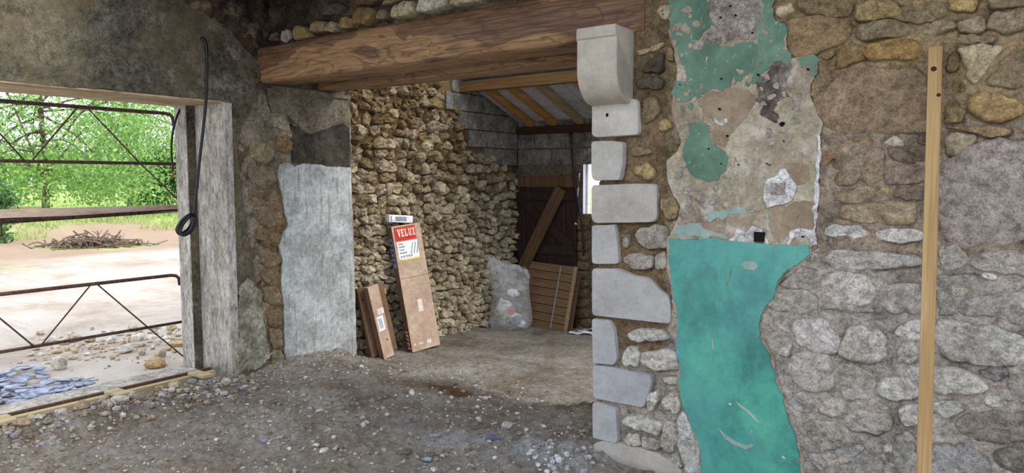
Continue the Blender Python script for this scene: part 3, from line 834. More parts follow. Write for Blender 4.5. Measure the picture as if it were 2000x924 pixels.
def wall_stones(lst, wall, parent, mat, n=44, hk=1.0, rough=.009, name='stone', d0=0.0, edge=.014, dark=1.0, jag=.05, grow=1.03):
    global sd
    for (px, rgb, h) in lst:
        sd += 1
        uv = wall.uv(px)
        size = np.ptp(uv, axis=0).max()
        big = h <= .022 and size > .3
        V, Fs, P = stone_geo(uv, wall, h=h * hk, N=56 if size > .2 else n, prof=6, rough=(.004 if big else rough), seed=sd,
                             cha=22, tilt=.05, d0=d0, edge=edge, base=.05, jag=.018 if big else jag, grow=grow)
        outlines.append((wall, P))
        c = np.array(jit(lin(*rgb), .07)) * dark
        if px[0][1] > 430 and wall is W_RIGHT: c = (c * .45 + c.mean() * .55) * 1.32
        make(name, V, Fs, mat, parent, col=c, smooth=True, fix=True)

wall_stones(PIER, W_RIGHT, wall_right, M_STONE)
wall_stones(UPPER, W_RIGHT, wall_right, M_STONE, rough=.015, dark=1.22, jag=.07, grow=1.04)
wall_stones(NICHE, W_RIGHT, wall_right, M_STONE, rough=.012, dark=1.18, jag=.05, grow=1.06)
wall_stones(LOWER, W_RIGHT, wall_right, M_STONE, rough=.014, grow=1.05, hk=.95)
for (px, tint) in QUOINS:
    sd += 1
    uv = W_RIGHT.uv(px)
    V, Fs, P = stone_geo(uv, W_RIGHT, h=.028, base=.12, N=72, prof=1, rough=.0015, seed=sd, cha=36, tilt=.004, edge=.0015)
    outlines.append((W_RIGHT, uv))
    o = make('quoin_block', V, Fs, M_ASHLAR, wall_right, col=tint, smooth=True, fix=True, sharp=40)
    o['label'] = 'pale dressed limestone corner block'

PLASTER = [(1312,-30),(1313,40),(1310,75),(1318,100),(1325,140),(1318,180),(1315,215),(1325,250),(1332,275),(1324,300),(1305,315),(1305,345),(1318,380),(1328,400),(1325,430),(1312,455),(1312,474),(1400,478),(1500,484),(1580,486),(1592,478),(1598,420),(1603,330),(1604,264),(1610,240),(1598,225),(1588,200),(1585,165),(1600,135),(1600,115),(1575,112),(1548,118),(1540,100),(1540,65),(1530,50),(1515,38),(1508,20),(1515,5),(1520,-30)]
GREEN = [(1312,464),(1400,468),(1480,476),(1580,481),(1583,497),(1570,512),(1545,522),(1520,548),(1515,570),(1512,585),(1498,600),(1487,618),(1490,640),(1492,665),(1505,690),(1512,720),(1520,745),(1530,770),(1540,800),(1548,830),(1558,860),(1565,890),(1570,945),(1374,945),(1374,890),(1370,862),(1355,830),(1342,800),(1334,770),(1328,740),(1333,710),(1326,680),(1330,650),(1330,620),(1320,590),(1318,560),(1313,530),(1310,500)]
# mortar bed with joints pressed back along the stones
us = np.arange(-1.985, .30, .0085)
vsg = np.arange(-.12, 2.80, .0085)
gu, gv, gf = grid_mesh(us, vsg)
UVg = np.stack([gu, gv], 1)
n3 = np.stack([gu, gv, gu * 0 + 4.2], 1)
d = .017 + .014 * fbm(n3, 3.0, 3, 3) + .022 * fbm(n3, 9, 4, 13, .6) + .012 * np.abs(fbm(n3, 32, 3, 23))
pier_zone = sstep(-1.50, -1.60, gu)
d -= .022 * pier_zone + pier_zone * .6 * (d - .017)
d -= .03 * (sstep(-1.56, -1.52, gu) * sstep(-.78, -.86, gu) * sstep(-.1, .0, gv) * 0)
crack = sstep(.05, .40, fbm(n3, 5, 3, 66) + .28 * sstep(1.2, 1.35, gv) * sstep(-1.0, -.9, gu))
for wl, P in outlines:
    if wl is not W_RIGHT: continue
    lo, hi = P.min(0) - .03, P.max(0) + .03
    k = np.where((gu > lo[0]) & (gu < hi[0]) & (gv > lo[1]) & (gv < hi[1]))[0]
    if not len(k): continue
    e = edist(UVg[k], P)
    ins = inpoly(UVg[k], P)
    below = sstep(.0, -.5, (UVg[k][:, 1] - P[:, 1].mean()) / (np.ptp(P[:, 1]) + 1e-6)) * .6 + .4
    g = np.exp(-(e / .0075) ** 2) * crack[k] * below
    d[k] -= .030 * g
    d[k] = np.where(ins, d[k] - .06 * sstep(.002, .035, e), d[k])
und_ = inpoly(UVg, W_RIGHT.uv(PLASTER)) | inpoly(UVg, W_RIGHT.uv(GREEN))
d = np.where(und_, np.minimum(d, .004), d)
def blend(c0, c1, t): return np.asarray(c0)[None] * (1 - t[:, None]) + np.asarray(c1)[None] * t[:, None]
cup = np.array(lin(154, 135, 104)); clo = np.array(lin(174, 167, 159)); cmud = np.array(lin(122, 104, 80)); cgrey = np.array(lin(140, 128, 116))
t_up = sstep(1.75, 2.05, gv + .15 * fbm(n3, 3, 3, 91))
mc = blend(clo, lin(156, 142, 126), sstep(1.16, 1.32, gv + .1 * fbm(n3, 3, 3, 93)))
mc = mc * (1 - t_up[:, None]) + cup[None] * t_up[:, None]
t_pier = pier_zone * sstep(.35, .75, gv + .15 * fbm(n3, 3, 3, 92))
mc = mc * (1 - t_pier[:, None]) + cmud[None] * t_pier[:, None]
make('mortar_bed', W_RIGHT.p3(UVg, d), gf[:, ::-1], M_MORTAR, wall_right, col=mc)
mb = MB()
mb.box((-1.975, YR + .045, -.4), (3.0, 4.49, 3.15))
mb.build('wall_core', M_ROOMDARK, wall_right, smooth=False)
mb = MB(); mb.box((.28, YR + .0, -.4), (3.0, YR + .05, 3.15)); mb.build('render_coat', M_ROOMDARK, wall_right, smooth=False)

uvw = W_RIGHT.uv
pl, _ = layer('lime_plaster', W_RIGHT, uvw(PLASTER), 0, .020, M_PLASTER, wall_right, amp=.008, und=.004, seed=3)
_c = centroid(uvw(GREEN))
lipP = resample(uvw(GREEN), step=.02); _t = np.roll(lipP, -1, 0) - np.roll(lipP, 1, 0); _n = np.stack([-_t[:, 1], _t[:, 0]], 1); _n /= np.linalg.norm(_n, axis=1)[:, None]
lipP = lipP + _n * (.012 * (1 if inpoly((lipP + _n * .004)[:1], lipP)[0] == False else -1))
layer('plaster_lip', W_RIGHT, lipP, 0, .024, M_PLASTER, wall_right, amp=.012, und=.003, seed=44, step=.012)
gp, _ = layer('green_plaster', W_RIGHT, uvw(GREEN), 0, .034, M_GREEN, wall_right, amp=.009, und=.002, seed=4, step=.009)
gp['label'] = 'broken panel of glossy green painted plaster'
def patch(name, px, d, mat, seed, amp=.006, parent=pl, th=.0025, und=.0035, step=.009):
    o, P = layer(name, W_RIGHT, uvw(px), d, th, mat, wall_right, amp=amp * 2.0 + .004, und=.004, seed=3, step=step, grid=.022, back=.004)
    return o
# the coats share the undulation of the plaster below them (same noise), each a few millimetres proud
patch('green_paint', [(1312,-20),(1390,-20),(1392,55),(1375,68),(1372,85),(1392,86),(1480,80),(1486,-20),(1520,-20),(1510,20),(1515,38),(1530,50),(1539,68),(1539,95),(1532,112),(1525,121),(1500,118),(1480,122),(1468,130),(1466,150),(1440,145),(1425,152),(1412,172),(1395,172),(1380,182),(1355,180),(1345,155),(1332,130),(1324,105),(1317,75)], .021, M_GREEN_OLD, 11, .012)
patch('green_paint', [(1350,245),(1365,240),(1380,245),(1385,265),(1395,283),(1415,290),(1424,310),(1420,335),(1405,352),(1385,355),(1360,345),(1345,330),(1338,310),(1338,280),(1348,265)], .021, M_GREEN_OLD, 12, .004)
patch('green_paint', [(1322,160),(1345,158),(1350,172),(1362,185),(1372,192),(1350,200),(1325,205),(1320,185)], .021, M_GREEN_OLD, 13, .01)
patch('green_paint', [(1480,130),(1490,123),(1510,120),(1515,128),(1490,140),(1478,168),(1470,165),(1472,140)], .0225, M_GREEN_OLD, 14, .006)
patch('green_paint', [(1565,118),(1590,113),(1600,118),(1598,145),(1588,152),(1585,130),(1570,132)], .021, M_GREEN_OLD, 15, .006)
patch('green_paint', [(1402,142),(1425,138),(1432,150),(1428,172),(1410,174),(1402,165)], .0225, M_GREEN_OLD, 19, .004)
patch('green_paint', [(1540,100),(1548,105),(1550,125),(1540,132),(1530,122)], .021, M_GREEN_OLD, 20, .004)
patch('grey_plaster', [(1393,-20),(1482,-20),(1482,40),(1477,72),(1420,80),(1396,88),(1376,78),(1392,50)], .020, M_GREYPLASTER, 16, .008)
patch('brown_plaster', [(1365,200),(1385,180),(1410,175),(1460,177),(1478,185),(1478,205),(1465,225),(1445,245),(1425,265),(1420,285),(1395,280),(1390,255),(1395,240),(1375,225)], .020, M_BROWNPLASTER, 17, .008)
patch('brown_plaster', [(1355,85),(1370,80),(1382,82),(1380,98),(1356,101)], .022, M_GREYPLASTER, 18, .004)
patch('sooty_plaster', [(1480,185),(1485,160),(1505,130),(1530,122),(1550,130),(1555,150),(1545,175),(1535,200),(1530,225),(1515,235),(1500,220),(1485,205)], .020, M_SOOT, 21, .03)
patch('pale_wash', [(1318,454),(1345,435),(1365,437),(1400,455),(1430,463),(1400,469),(1330,464)], .020, M_GREEN_PALE, 22, .006)
patch('pale_wash', [(1383,420),(1410,408),(1440,405),(1462,405),(1455,420),(1430,420),(1415,430),(1390,427)], .020, M_GREEN_PALE, 23, .008)
patch('brown_plaster', [(1505,410),(1540,402),(1590,385),(1594,455),(1585,465),(1560,455),(1540,465),(1512,460)], .019, M_BROWNPLASTER, 24, .01)
patch('brown_plaster', [(1540,325),(1565,312),(1580,320),(1585,350),(1565,360),(1548,345)], .019, M_BROWNPLASTER, 25, .008)
patch('gypsum', [(1425,464),(1440,447),(1462,450),(1470,440),(1492,445),(1500,474),(1465,474),(1430,470)], .021, M_GYPSUM, 26, .008, th=.006)
patch('gypsum', [(1536,470),(1545,455),(1565,448),(1588,452),(1595,475),(1585,474),(1575,462),(1555,463),(1545,476)], .021, M_GYPSUM, 27, .006, th=.005)
patch('gypsum', [(1600,262),(1605,264),(1604,330),(1599,420),(1595,480),(1588,480),(1592,420),(1597,330)], .021, M_GYPSUM, 28, .005, th=.006)
patch('gypsum', [(1396,232),(1410,238),(1424,232),(1424,240),(1412,246),(1398,240)], .021, M_GYPSUM, 29, .002, th=.004)
ring = [(1494,365),(1502,350),(1520,341),(1526,329),(1536,329),(1542,341),(1561,361),(1551,390),(1532,400),(1502,406),(1494,390)]
patch('gypsum', ring, .022, M_GYPSUM, 30, .001, th=.008)
def wbox(name, x0, y0, x1, y1, dlo, dhi, mat, parent=wall_right):
    a, b_ = uvw([(x0, y1), (x1, y0)])
    mb = MB(); mb.box((a[0], YR - dhi, a[1]), (b_[0], YR - dlo, b_[1]), bev=.002)
    return mb.build(name, mat, parent, smooth=False)
wbox('cover_plate', 1510, 357, 1537, 379, .02, .042, M_GREYPLASTER)
wbox('socket_hole', 1477, 453, 1497, 471, .02, .042, M_BLACK)
for (cx, cy, r) in [(1524,368,1.5),(1440,32,2),(1430,14,2),(1411,36,2),(1413,155,2),(1484,147,2.5),(1581,137,2.5),(1409,214,3),(1424,266,2.5),(1531,243,5),(1388,291,2),(1446,322,1.5),(1412,320,1.5),(1501,320,1.5),(1332,166,1.5),(1473,66,2),(1506,322,1.5),(1534,276,1.5),(1484,462,2),(1571,462,2),(1300,30,2)]:
    u = uvw([(cx, cy)])[0]
    r = r * .0022
    t = np.linspace(0, 2 * math.pi, 9)[:-1]
    q = u + np.stack([np.cos(t), np.sin(t)], 1) * r * nrg.uniform(.7, 1.3, (8, 1))
    d_ = .0325
    V = np.concatenate([W_RIGHT.p3(q, d_), W_RIGHT.p3(q, d_ - .02), W_RIGHT.p3(u[None], d_ - .002)])
    Fs = [(i, (i + 1) % 8, 8 + (i + 1) % 8, 8 + i) for i in range(8)] + [(i, (i + 1) % 8, 16) for i in range(8)]
    make('fixing_hole', V, Fs, M_BLACK, wall_right)

for nm, px, mt in (('scratch', [(1407,832),(1420,843),(1440,858),(1460,866),(1474,862),(1476,868),(1462,874),(1440,866),(1420,852)], M_GREEN_PALE), ('scratch', [(1394,660),(1397,660),(1400,680),(1397,681)], M_GREEN_PALE),
                   ('scratch', [(1430,530),(1434,522),(1428,545),(1424,556),(1422,552)], M_SOOT), ('chip', [(1530,884),(1536,888),(1538,893),(1532,890)], M_GYPSUM), ('chip', [(1428,784),(1434,785),(1433,788),(1428,787)], M_GYPSUM),
                   ('scratch', [(1440,780),(1450,786),(1470,800),(1488,820),(1484,820),(1466,803),(1448,790)], M_GREEN_PALE), ('chip', [(1452,515),(1462,508),(1480,510),(1486,520),(1478,527),(1460,525)], M_GREEN_PALE)):
    layer(nm, W_RIGHT, uvw(px), .035, .002, mt, wall_right, amp=.002, und=.002, seed=4, step=.006, grid=.02, back=.003)
RP = random.Random(17)
def flake(name, cx, cy, r, d, mt):
    a0 = RP.uniform(0, 6.28); e = RP.uniform(.4, 1.0)
    px = []
    for i in range(8):
        t = 6.283 * i / 8; q = r * RP.uniform(.6, 1.3)
        x, y = q * math.cos(t), q * e * math.sin(t)
        px.append((cx + x * math.cos(a0) - y * math.sin(a0), cy + x * math.sin(a0) + y * math.cos(a0)))
    layer(name, W_RIGHT, uvw(px), d, .0022, mt, wall_right, amp=.006, und=.004, seed=3, step=.006, grid=.02, back=.004)
for (cx, cy, r) in [(1346,22,9),(1352,32,6),(1325,55,12),(1345,58,10),(1365,48,8),(1330,70,8),(1395,74,9),(1418,78,8),(1462,72,9),(1492,62,5),(1500,40,4),(1352,92,6),(1335,110,5),(1320,88,6),(1498,66,7),(1535,98,6),(1450,140,8),(1435,160,7),(1462,152,7),(1475,120,5),(1340,150,7),(1375,170,6),(1345,185,6),(1360,195,7),(1330,196,6)]:
    flake('plaster_chip', cx, cy, r, .0245, M_PLASTER)
for (cx, cy, r) in [(1445,152,8),(1462,165,6),(1478,150,7),(1490,138,5),(1352,210,6),(1335,212,5),(1500,158,4),(1560,240,5),(1550,300,6),(1402,366,5),(1500,420,6),(1470,412,6),(1390,428,7),(1365,452,8)]:
    flake('paint_flake', cx, cy, r, .0225, M_GREEN_OLD if cy < 300 else M_GREEN_PALE)
for (cx, cy, r) in [(1500,150,9),(1520,170,8),(1512,190,9),(1540,150,6),(1525,215,7),(1495,205,6),(1535,185,6),(1490,175,5)]:
    flake('plaster_chip', cx, cy, r, .0240, M_PLASTER)
for (cx, cy, r) in [(1505,260,10),(1512,280,8),(1530,255,8),(1545,270,6),(1560,215,9),(1570,180,8),(1330,340,14),(1345,370,12),(1350,400,14),(1370,385,10),(1335,420,9),(1395,395,10),(1560,420,8)]:
    flake('grey_plaster', cx, cy, r, .0205, M_GREYPLASTER)
o = wbox('putlog_hole', 1188, 222, 1193, 229, .015, .0295, M_BLACK)
# corbel carrying the beam
prof = [(0, 2.40), (0.195, 2.40), (.2, 2.385), (.2, 2.345), (.19, 2.338), (.19, 2.19)]
prof += [(.19 * math.cos(a) ** .8, 2.19 - .185 * math.sin(a)) for a in np.linspace(.1, math.pi / 2, 10)]
prof += [(-.12, 2.0), (-.12, 2.40)]
xs_ = [-2.02, -2.015, -1.785, -1.78]
V, Fs = [], []
m = len(prof)
for k, x in enumerate(xs_):
    ins = .006 if k in (0, 3) else 0
    for (dd, z) in prof:
        V.append((x, YR - dd + ins * (1 if dd > .05 else 0), z - ins * (z > 2.3) + ins * (z < 2.1)))
for k in range(3):
    for i in range(m):
        Fs.append((k * m + i, k * m + (i + 1) % m, (k + 1) * m + (i + 1) % m, (k + 1) * m + i))
Fs += [tuple(range(m)), tuple(range(3 * m, 4 * m))[::-1]]
o = make('corbel', V, Fs, M_ASHLAR, wall_right, col=(1.0, .94, .82), smooth=True, fix=True, sharp=35)
o['label'] = 'pale stone corbel with rounded underside'

# masonry over the beam
W_OVER = Wall(1, 3.66, -1)
us = np.arange(-5.35, -1.45, .016); vv = np.arange(2.62, 3.16, .016)
gu, gv, gf = grid_mesh(us, vv)
n3 = np.stack([gu, gv, gu * 0 + 1.1], 1)
left = sstep(-4.0, -4.6, gu)
dd = .03 * fbm(n3, 4, 4, 8) + .04 * fbm(n3, 12, 4, 18, .6) * (1 + left) + .05 * left
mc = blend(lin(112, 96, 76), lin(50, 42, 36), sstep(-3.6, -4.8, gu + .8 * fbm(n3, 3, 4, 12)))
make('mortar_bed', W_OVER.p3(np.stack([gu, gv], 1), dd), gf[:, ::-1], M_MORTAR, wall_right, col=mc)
OVER = [([(565,84),(566,66),(574,59),(584,64),(586,80),(578,86)], (160,150,138), .06), ([(591,80),(591,62),(602,53),(616,56),(619,76),(606,82)], (148,126,84), .07),
 ([(623,66),(625,50),(638,43),(652,46),(653,63),(640,69)], (140,120,92), .07), ([(653,64),(656,50),(664,45),(674,50),(674,62),(662,67)], (150,138,108), .06),
 ([(680,56),(682,40),(695,34),(707,40),(706,54),(692,59)], (150,128,88), .07), ([(708,52),(708,24),(725,17),(747,22),(747,42),(730,52)], (128,108,74), .08),
 ([(750,42),(755,26),(768,20),(774,30),(772,40)], (126,114,96), .05), ([(779,38),(782,18),(805,8),(826,6),(830,24),(812,36)], (186,174,146), .08),
 ([(834,26),(838,4),(850,-8),(880,-12),(890,8),(872,22),(850,28)], (190,182,162), .08), ([(895,16),(898,-4),(925,-14),(948,-8),(946,6),(920,14)], (176,164,138), .07),
 ([(955,4),(960,-14),(1000,-20),(1010,-8),(985,2)], (170,158,134), .06), ([(700,12),(705,-12),(740,-18),(755,0),(738,12)], (112,96,72), .05),
 ([(760,14),(770,-8),(800,-14),(808,0),(785,10)], (128,114,90), .05), ([(640,34),(645,14),(670,8),(690,14),(680,30)], (84,74,62), .05), ([(540,82),(545,68),(556,66),(562,78),(555,86)], (96,76,62), .05)]
wall_stones(OVER, W_OVER, wall_right, M_STONE, n=22, d0=.03)
mb = MB(); mb.box((-5.4, 3.72, 2.66), (-1.9, 4.49, 3.15)); mb.build('wall_core', M_MORTAR, wall_right, smooth=False, col=None) if False else None
mb = MB(); mb.box((-5.4, 3.72, 2.67), (-1.976, 4.49, 3.15), col=lin(110, 95, 75)); mb.build('wall_core', M_MORTAR, wall_right, smooth=False)

# ------------------------------------------------------------------ oak beams
def beam(name, x0, x1, y0, y1, z0, z1, mat, seed, sag=.0, parent=None):
    xs = np.linspace(x0, x1, 60)
    sec = []
    n = 20
    V = []
    c = .022
    w, hh = (y1 - y0) / 2, (z1 - z0) / 2
    base = [(-w, -hh + c), (-w, -hh * .3), (-w, hh * .35), (-w, hh - c), (-w + c, hh), (0, hh), (w - c, hh), (w, hh - c), (w, 0), (w, -hh + c), (w - c, -hh), (w * .3, -hh), (-w * .3, -hh), (-w + c, -hh)]
    k = len(base)
    for i, x in enumerate(xs):
        for j, (a, b_) in enumerate(base):
            p = np.array([[x * .8, a * 3, b_ * 3 + seed]])
            dy = .010 * fbm(p, 1.2, 3, seed)[0]; dz = .008 * fbm(p, 1.2, 3, seed + 9)[0]
            V.append(((x - (x0 + x1) / 2), a + dy, hh + b_ + dz + sag * math.sin(math.pi * i / 59)))
    Fs = [(i * k + j, i * k + (j + 1) % k, (i + 1) * k + (j + 1) % k, (i + 1) * k + j) for i in range(59) for j in range(k)]
    Fs += [tuple(range(k))[::-1], tuple(range(59 * k, 60 * k))]
    o = make(name, np.array(V) + np.array([(x0 + x1) / 2, (y0 + y1) / 2, z0]), Fs, mat, parent, smooth=True, fix=True, sharp=55)
    return o
b1 = beam('oak_beam', -5.16, -1.715, 3.555, 3.86, 2.375, 2.66, M_BEAM, 3)
tag(b1, 'heavy oiled oak lintel beam with swirling grain above the wide opening', 'beam')
b2 = beam('oak_lintel', -5.16, -1.97, 4.15, 4.36, 2.375, 2.60, M_BEAM, 8)
tag(b2, 'second oak lintel running behind the heavy front beam', 'beam')
mb = MB(); mb.box((-5.13, 3.86, 2.47), (-1.98, 4.15, 2.5)); o = mb.build('infill_board', M_BEAM_DARK, smooth=False)
tag(o, 'dark boarding closing the gap between the two oak lintels', 'board')

# ------------------------------------------------------------------ left wall with the wide opening
wall_left = empty('wall_left')
tag(wall_left, 'grey concrete outer wall with wide opening to the yard', 'wall', kind='structure')
mb = MB()
mb.box((-5.69, 3.25, -.5), (XL - .02, 4.49, 3.15), col=lin(120, 100, 76))
mb.build('wall_core', M_MORTAR, wall_left, smooth=False)
mb = MB(); mb.box((-5.69, -3.2, 2.2), (XL - .002, 3.25, 3.15)); mb.build('lintel', M_CONC, wall_left, smooth=False)
mb = MB(); mb.box((-5.68, -1.0, 2.188), (XL - .001, 3.24, 2.202)); mb.build('lintel_soffit', M_LINTEL, wall_left, smooth=False)
mb = MB(); mb.box((-5.69, -3.2, -.5), (XL, -1.0, 2.2)); mb.build('wall_core', M_CONC, wall_left, smooth=False)
# rough mortar bed
us = np.arange(3.26, 4.53, .011); vv = np.arange(-.15, 3.15, .011)
gu, gv, gf = grid_mesh(us, vv)
n3 = np.stack([gu, gv, gu * 0 + 2.7], 1)
dd = -.014 + .022 * fbm(n3, 4, 4, 61) + .026 * fbm(n3, 11, 4, 62, .6)
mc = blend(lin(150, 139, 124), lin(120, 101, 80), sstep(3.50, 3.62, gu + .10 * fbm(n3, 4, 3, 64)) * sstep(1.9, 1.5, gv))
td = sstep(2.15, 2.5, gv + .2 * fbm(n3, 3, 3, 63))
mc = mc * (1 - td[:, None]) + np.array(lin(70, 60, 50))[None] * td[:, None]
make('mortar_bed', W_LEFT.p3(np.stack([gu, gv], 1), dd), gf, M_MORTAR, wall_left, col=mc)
# jamb: pale concrete reveal and outer rib
mb = MB(); mb.box((-5.56, 3.225, -.15), (XL + .012, 3.30, 2.195), bev=.008); mb.build('jamb_face', M_CONC_LIGHT, wall_left, smooth=False)
mb = MB(); mb.box((-5.69, 3.150, -.15), (-5.515, 3.30, 2.2), bev=.006); mb.build('jamb_rib', M_CONC_LIGHT, wall_left, smooth=False)
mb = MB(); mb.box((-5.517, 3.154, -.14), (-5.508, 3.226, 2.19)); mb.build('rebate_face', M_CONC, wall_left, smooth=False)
# concrete render around the opening, the rough edge towards the bare stones
lw = W_LEFT.uv
CONC = [(436,196),(440,300),(446,420),(452,540),(458,660),(463,745),(500,728),(520,715),(527,680),(515,620),(512,590),(500,560),(490,500),(480,440),(475,400),(470,340),(462,300),(470,250),(500,190),(497,170),(505,120),(478,96),(450,60),(400,40),(350,20),(330,-40),(-40,-60),(-40,153),(200,174)]
layer('concrete_render', W_LEFT, lw(CONC), -.004, .010, M_CONC, wall_left, amp=.008, und=.003, seed=31)
STAIN = [(465,560),(480,545),(500,560),(512,600),(518,650),(527,690),(515,705),(500,715),(480,722),(464,725),(461,640)]
layer('stained_render', W_LEFT, lw(STAIN), .006, .005, M_CONC_MOSS, wall_left, amp=.03, und=.003, seed=33, back=.004)
WHITE = [(545,322),(560,318),(575,326),(590,320),(625,322),(640,326),(684,327),(688,420),(691,520),(694,620),(696,712),(640,722),(562,728),(556,690),(555,640),(553,590),(549,545),(552,510),(545,480),(550,462),(563,440),(556,415),(552,380),(543,345)]
layer('white_limewash', W_LEFT, lw(WHITE), -.004, .012, M_WHITE, wall_left, amp=.005, und=.003, seed=32)
layer('grey_cement', W_LEFT, lw([(524,172),(560,176),(600,184),(640,190),(682,196),(682,250),(668,240),(640,250),(615,260),(603,262),(590,255),(570,235),(560,222),(530,220),(523,195)]), -.006, .010, M_CEMBAND, wall_left, amp=.005, und=.002, seed=34)
layer('dark_cement', W_LEFT, lw([(568,240),(590,252),(604,262),(640,248),(683,238),(684,330),(640,329),(600,322),(572,318),(568,280)]), -.008, .010, M_DARKCEM, wall_left, amp=.006, und=.003, seed=35)
layer('cement_fillet', W_LEFT, lw([(532,168),(600,176),(682,188),(682,194),(620,190),(560,184),(535,178)]), .0, .02, M_CEMBAND, wall_left, amp=.003, und=.003, seed=36)
LEFTST = [
 ([(532,232),(536,226),(552,226),(564,246),(562,258),(548,256),(534,244)], (186,176,152), .03), ([(540,268),(560,264),(569,272),(568,296),(555,300),(540,290)], (160,134,94), .03),
 ([(440,96),(455,86),(474,92),(480,108),(474,120),(455,114)], (156,144,128), .035), ([(500,190),(512,182),(522,196),(528,220),(520,238),(506,230)], (150,138,120), .025),
 ([(506,240),(520,242),(530,252),(530,270),(516,276),(504,262)], (142,130,112), .03), ([(492,272),(515,280),(534,282),(538,300),(528,320),(500,318),(488,300)], (164,150,116), .02),
 ([(488,325),(515,324),(535,330),(542,350),(520,366),(492,362)], (146,132,112), .022), ([(486,370),(515,372),(542,372),(548,392),(520,404),(490,400)], (150,134,108), .022),
 ([(497,408),(525,408),(550,412),(556,430),(530,444),(502,436)], (140,122,96), .025), ([(504,444),(530,450),(548,458),(546,478),(522,484),(504,470)], (142,122,94), .025),
 ([(506,490),(528,490),(546,498),(548,516),(528,524),(508,512)], (150,132,104), .025), ([(512,528),(535,526),(548,534),(548,552),(530,558),(514,548)], (142,124,98), .025),
 ([(514,562),(535,562),(550,566),(552,590),(535,598),(518,588)], (150,132,104), .028), ([(520,602),(540,602),(552,606),(552,634),(536,640),(522,628)], (140,120,94), .028),
 ([(528,646),(545,644),(553,652),(553,676),(540,682),(530,670)], (150,136,114), .028), ([(532,686),(548,686),(554,694),(553,712),(540,718),(532,706)], (146,132,112), .028),
 ([(484,120),(505,112),(512,140),(505,165),(490,150)], (104,90,70), .03), ([(480,70),(505,60),(520,75),(512,92),(490,90)], (92,78,62), .035), ([(636,198),(676,202),(680,220),(640,222)], (120,104,72), .006)]
wall_stones(LEFTST, W_LEFT, wall_left, M_STONE, n=28, d0=-.022, dark=.8, jag=.09, rough=.016, grow=1.08)
# sooty broken masonry along the wall head
us = np.arange(2.75, 3.75, .014); vv = np.arange(2.66, 3.15, .014)
gu, gv, gf = grid_mesh(us, vv)
n3 = np.stack([gu, gv, gu * 0 + 9.7], 1)
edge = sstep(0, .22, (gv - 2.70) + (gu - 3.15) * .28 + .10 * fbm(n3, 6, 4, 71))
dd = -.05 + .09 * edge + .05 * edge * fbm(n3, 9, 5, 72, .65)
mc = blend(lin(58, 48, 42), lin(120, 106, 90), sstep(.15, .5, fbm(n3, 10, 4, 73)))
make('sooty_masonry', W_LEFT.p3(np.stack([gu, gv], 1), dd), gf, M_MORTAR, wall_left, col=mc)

# threshold
thr = empty('trim_1')
tag(thr, 'worn concrete door threshold of the wide opening', 'threshold', kind='structure')
xs = np.arange(-5.74, -5.30, .02); ys = np.arange(-1.0, 3.16, .03)
gx, gy, gf = grid_mesh(xs, ys)
n3 = np.stack([gx, gy, gx * 0], 1)
gz = .055 + .012 * fbm(n3, 5, 4, 81) - .05 * sstep(-5.66, -5.74, gx + .04 * fbm(n3, 3, 3, 82)) + .02 * sstep(-5.36, -5.31, gx)
make('slab', np.stack([gx, gy, gz], 1), gf, M_CONC_LIGHT, thr)
mb = MB(); mb.box((-5.74, -1.0, -.3), (-5.32, 3.15, .03)); mb.build('slab_core', M_CONC, thr, smooth=False)
mb = MB(); mb.box((-5.325, -1.0, .03), (-5.295, 3.17, .088), bev=.004); mb.build('edge_strip', M_OLDPLANK, thr, smooth=False)
XE = -1.45   # unseen end of the back room, left open for daylight
# ------------------------------------------------------------------ back room: left wall of rubble and concrete blocks
def clip(poly, n, c):
    out = []
    m = len(poly)
    for i in range(m):
        a, b_ = poly[i], poly[(i + 1) % m]
        da, db = a @ n - c, b_ @ n - c
        if da <= 0: out.append(a)
        if (da < 0 < db) or (db < 0 < da):
            out.append(a + (b_ - a) * (da / (da - db)))
    return out

def cells(seeds, asp=1.0, size=.25):
    S = seeds * np.array([1, asp])
    res = []
    for i, s in enumerate(S):
        dv = S - s
        dist = np.linalg.norm(dv, axis=1)
        nb = np.argsort(dist)[1:18]
        poly = [s + np.array(k) * size for k in ((-1, -1), (1, -1), (1, 1), (-1, 1))]
        for j in nb:
            n = dv[j] / dist[j]
            poly = clip(poly, n, (s + S[j]) / 2 @ n)
            if len(poly) < 3: break
        res.append(np.array(poly) / np.array([1, asp]) if len(poly) >= 3 else None)
    return res

wall_bl = empty('wall_rear_left')
tag(wall_bl, 'ochre rubble stone side wall of the back room topped with concrete blocks', 'wall', kind='structure')
RUB = W_BACKL.uv([(640,150),(862,150),(862,178),(864,215),(898,222),(898,255),(912,260),(912,296),(955,306),(975,326),(1004,330),(1010,345),(1006,470),(1003,640),(870,700),(640,760)])
RUB = np.concatenate([RUB, np.array([[4.3, -.45], [4.3, 3.3]])]) if False else RUB
def rub_in(p): return inpoly(p, RUB) | (p[:, 0] < 4.75)
seeds = []
v = -.32
row = 0
while v < 3.3:
    small = 1 - .22 * (v < 1.25)
    h = (.112 + rng.uniform(-.02, .02)) * small
    u = 4.4 + rng.uniform(0, .1)
    while u < 7.35:
        w = rng.uniform(.07, .19) * small
        seeds.append((u + w / 2, v + h / 2 + rng.uniform(-.38, .38) * h))
        u += w
    v += h
    row += 1
seeds = np.array(seeds)
cl = cells(seeds, 1.0, .16)
stones = []
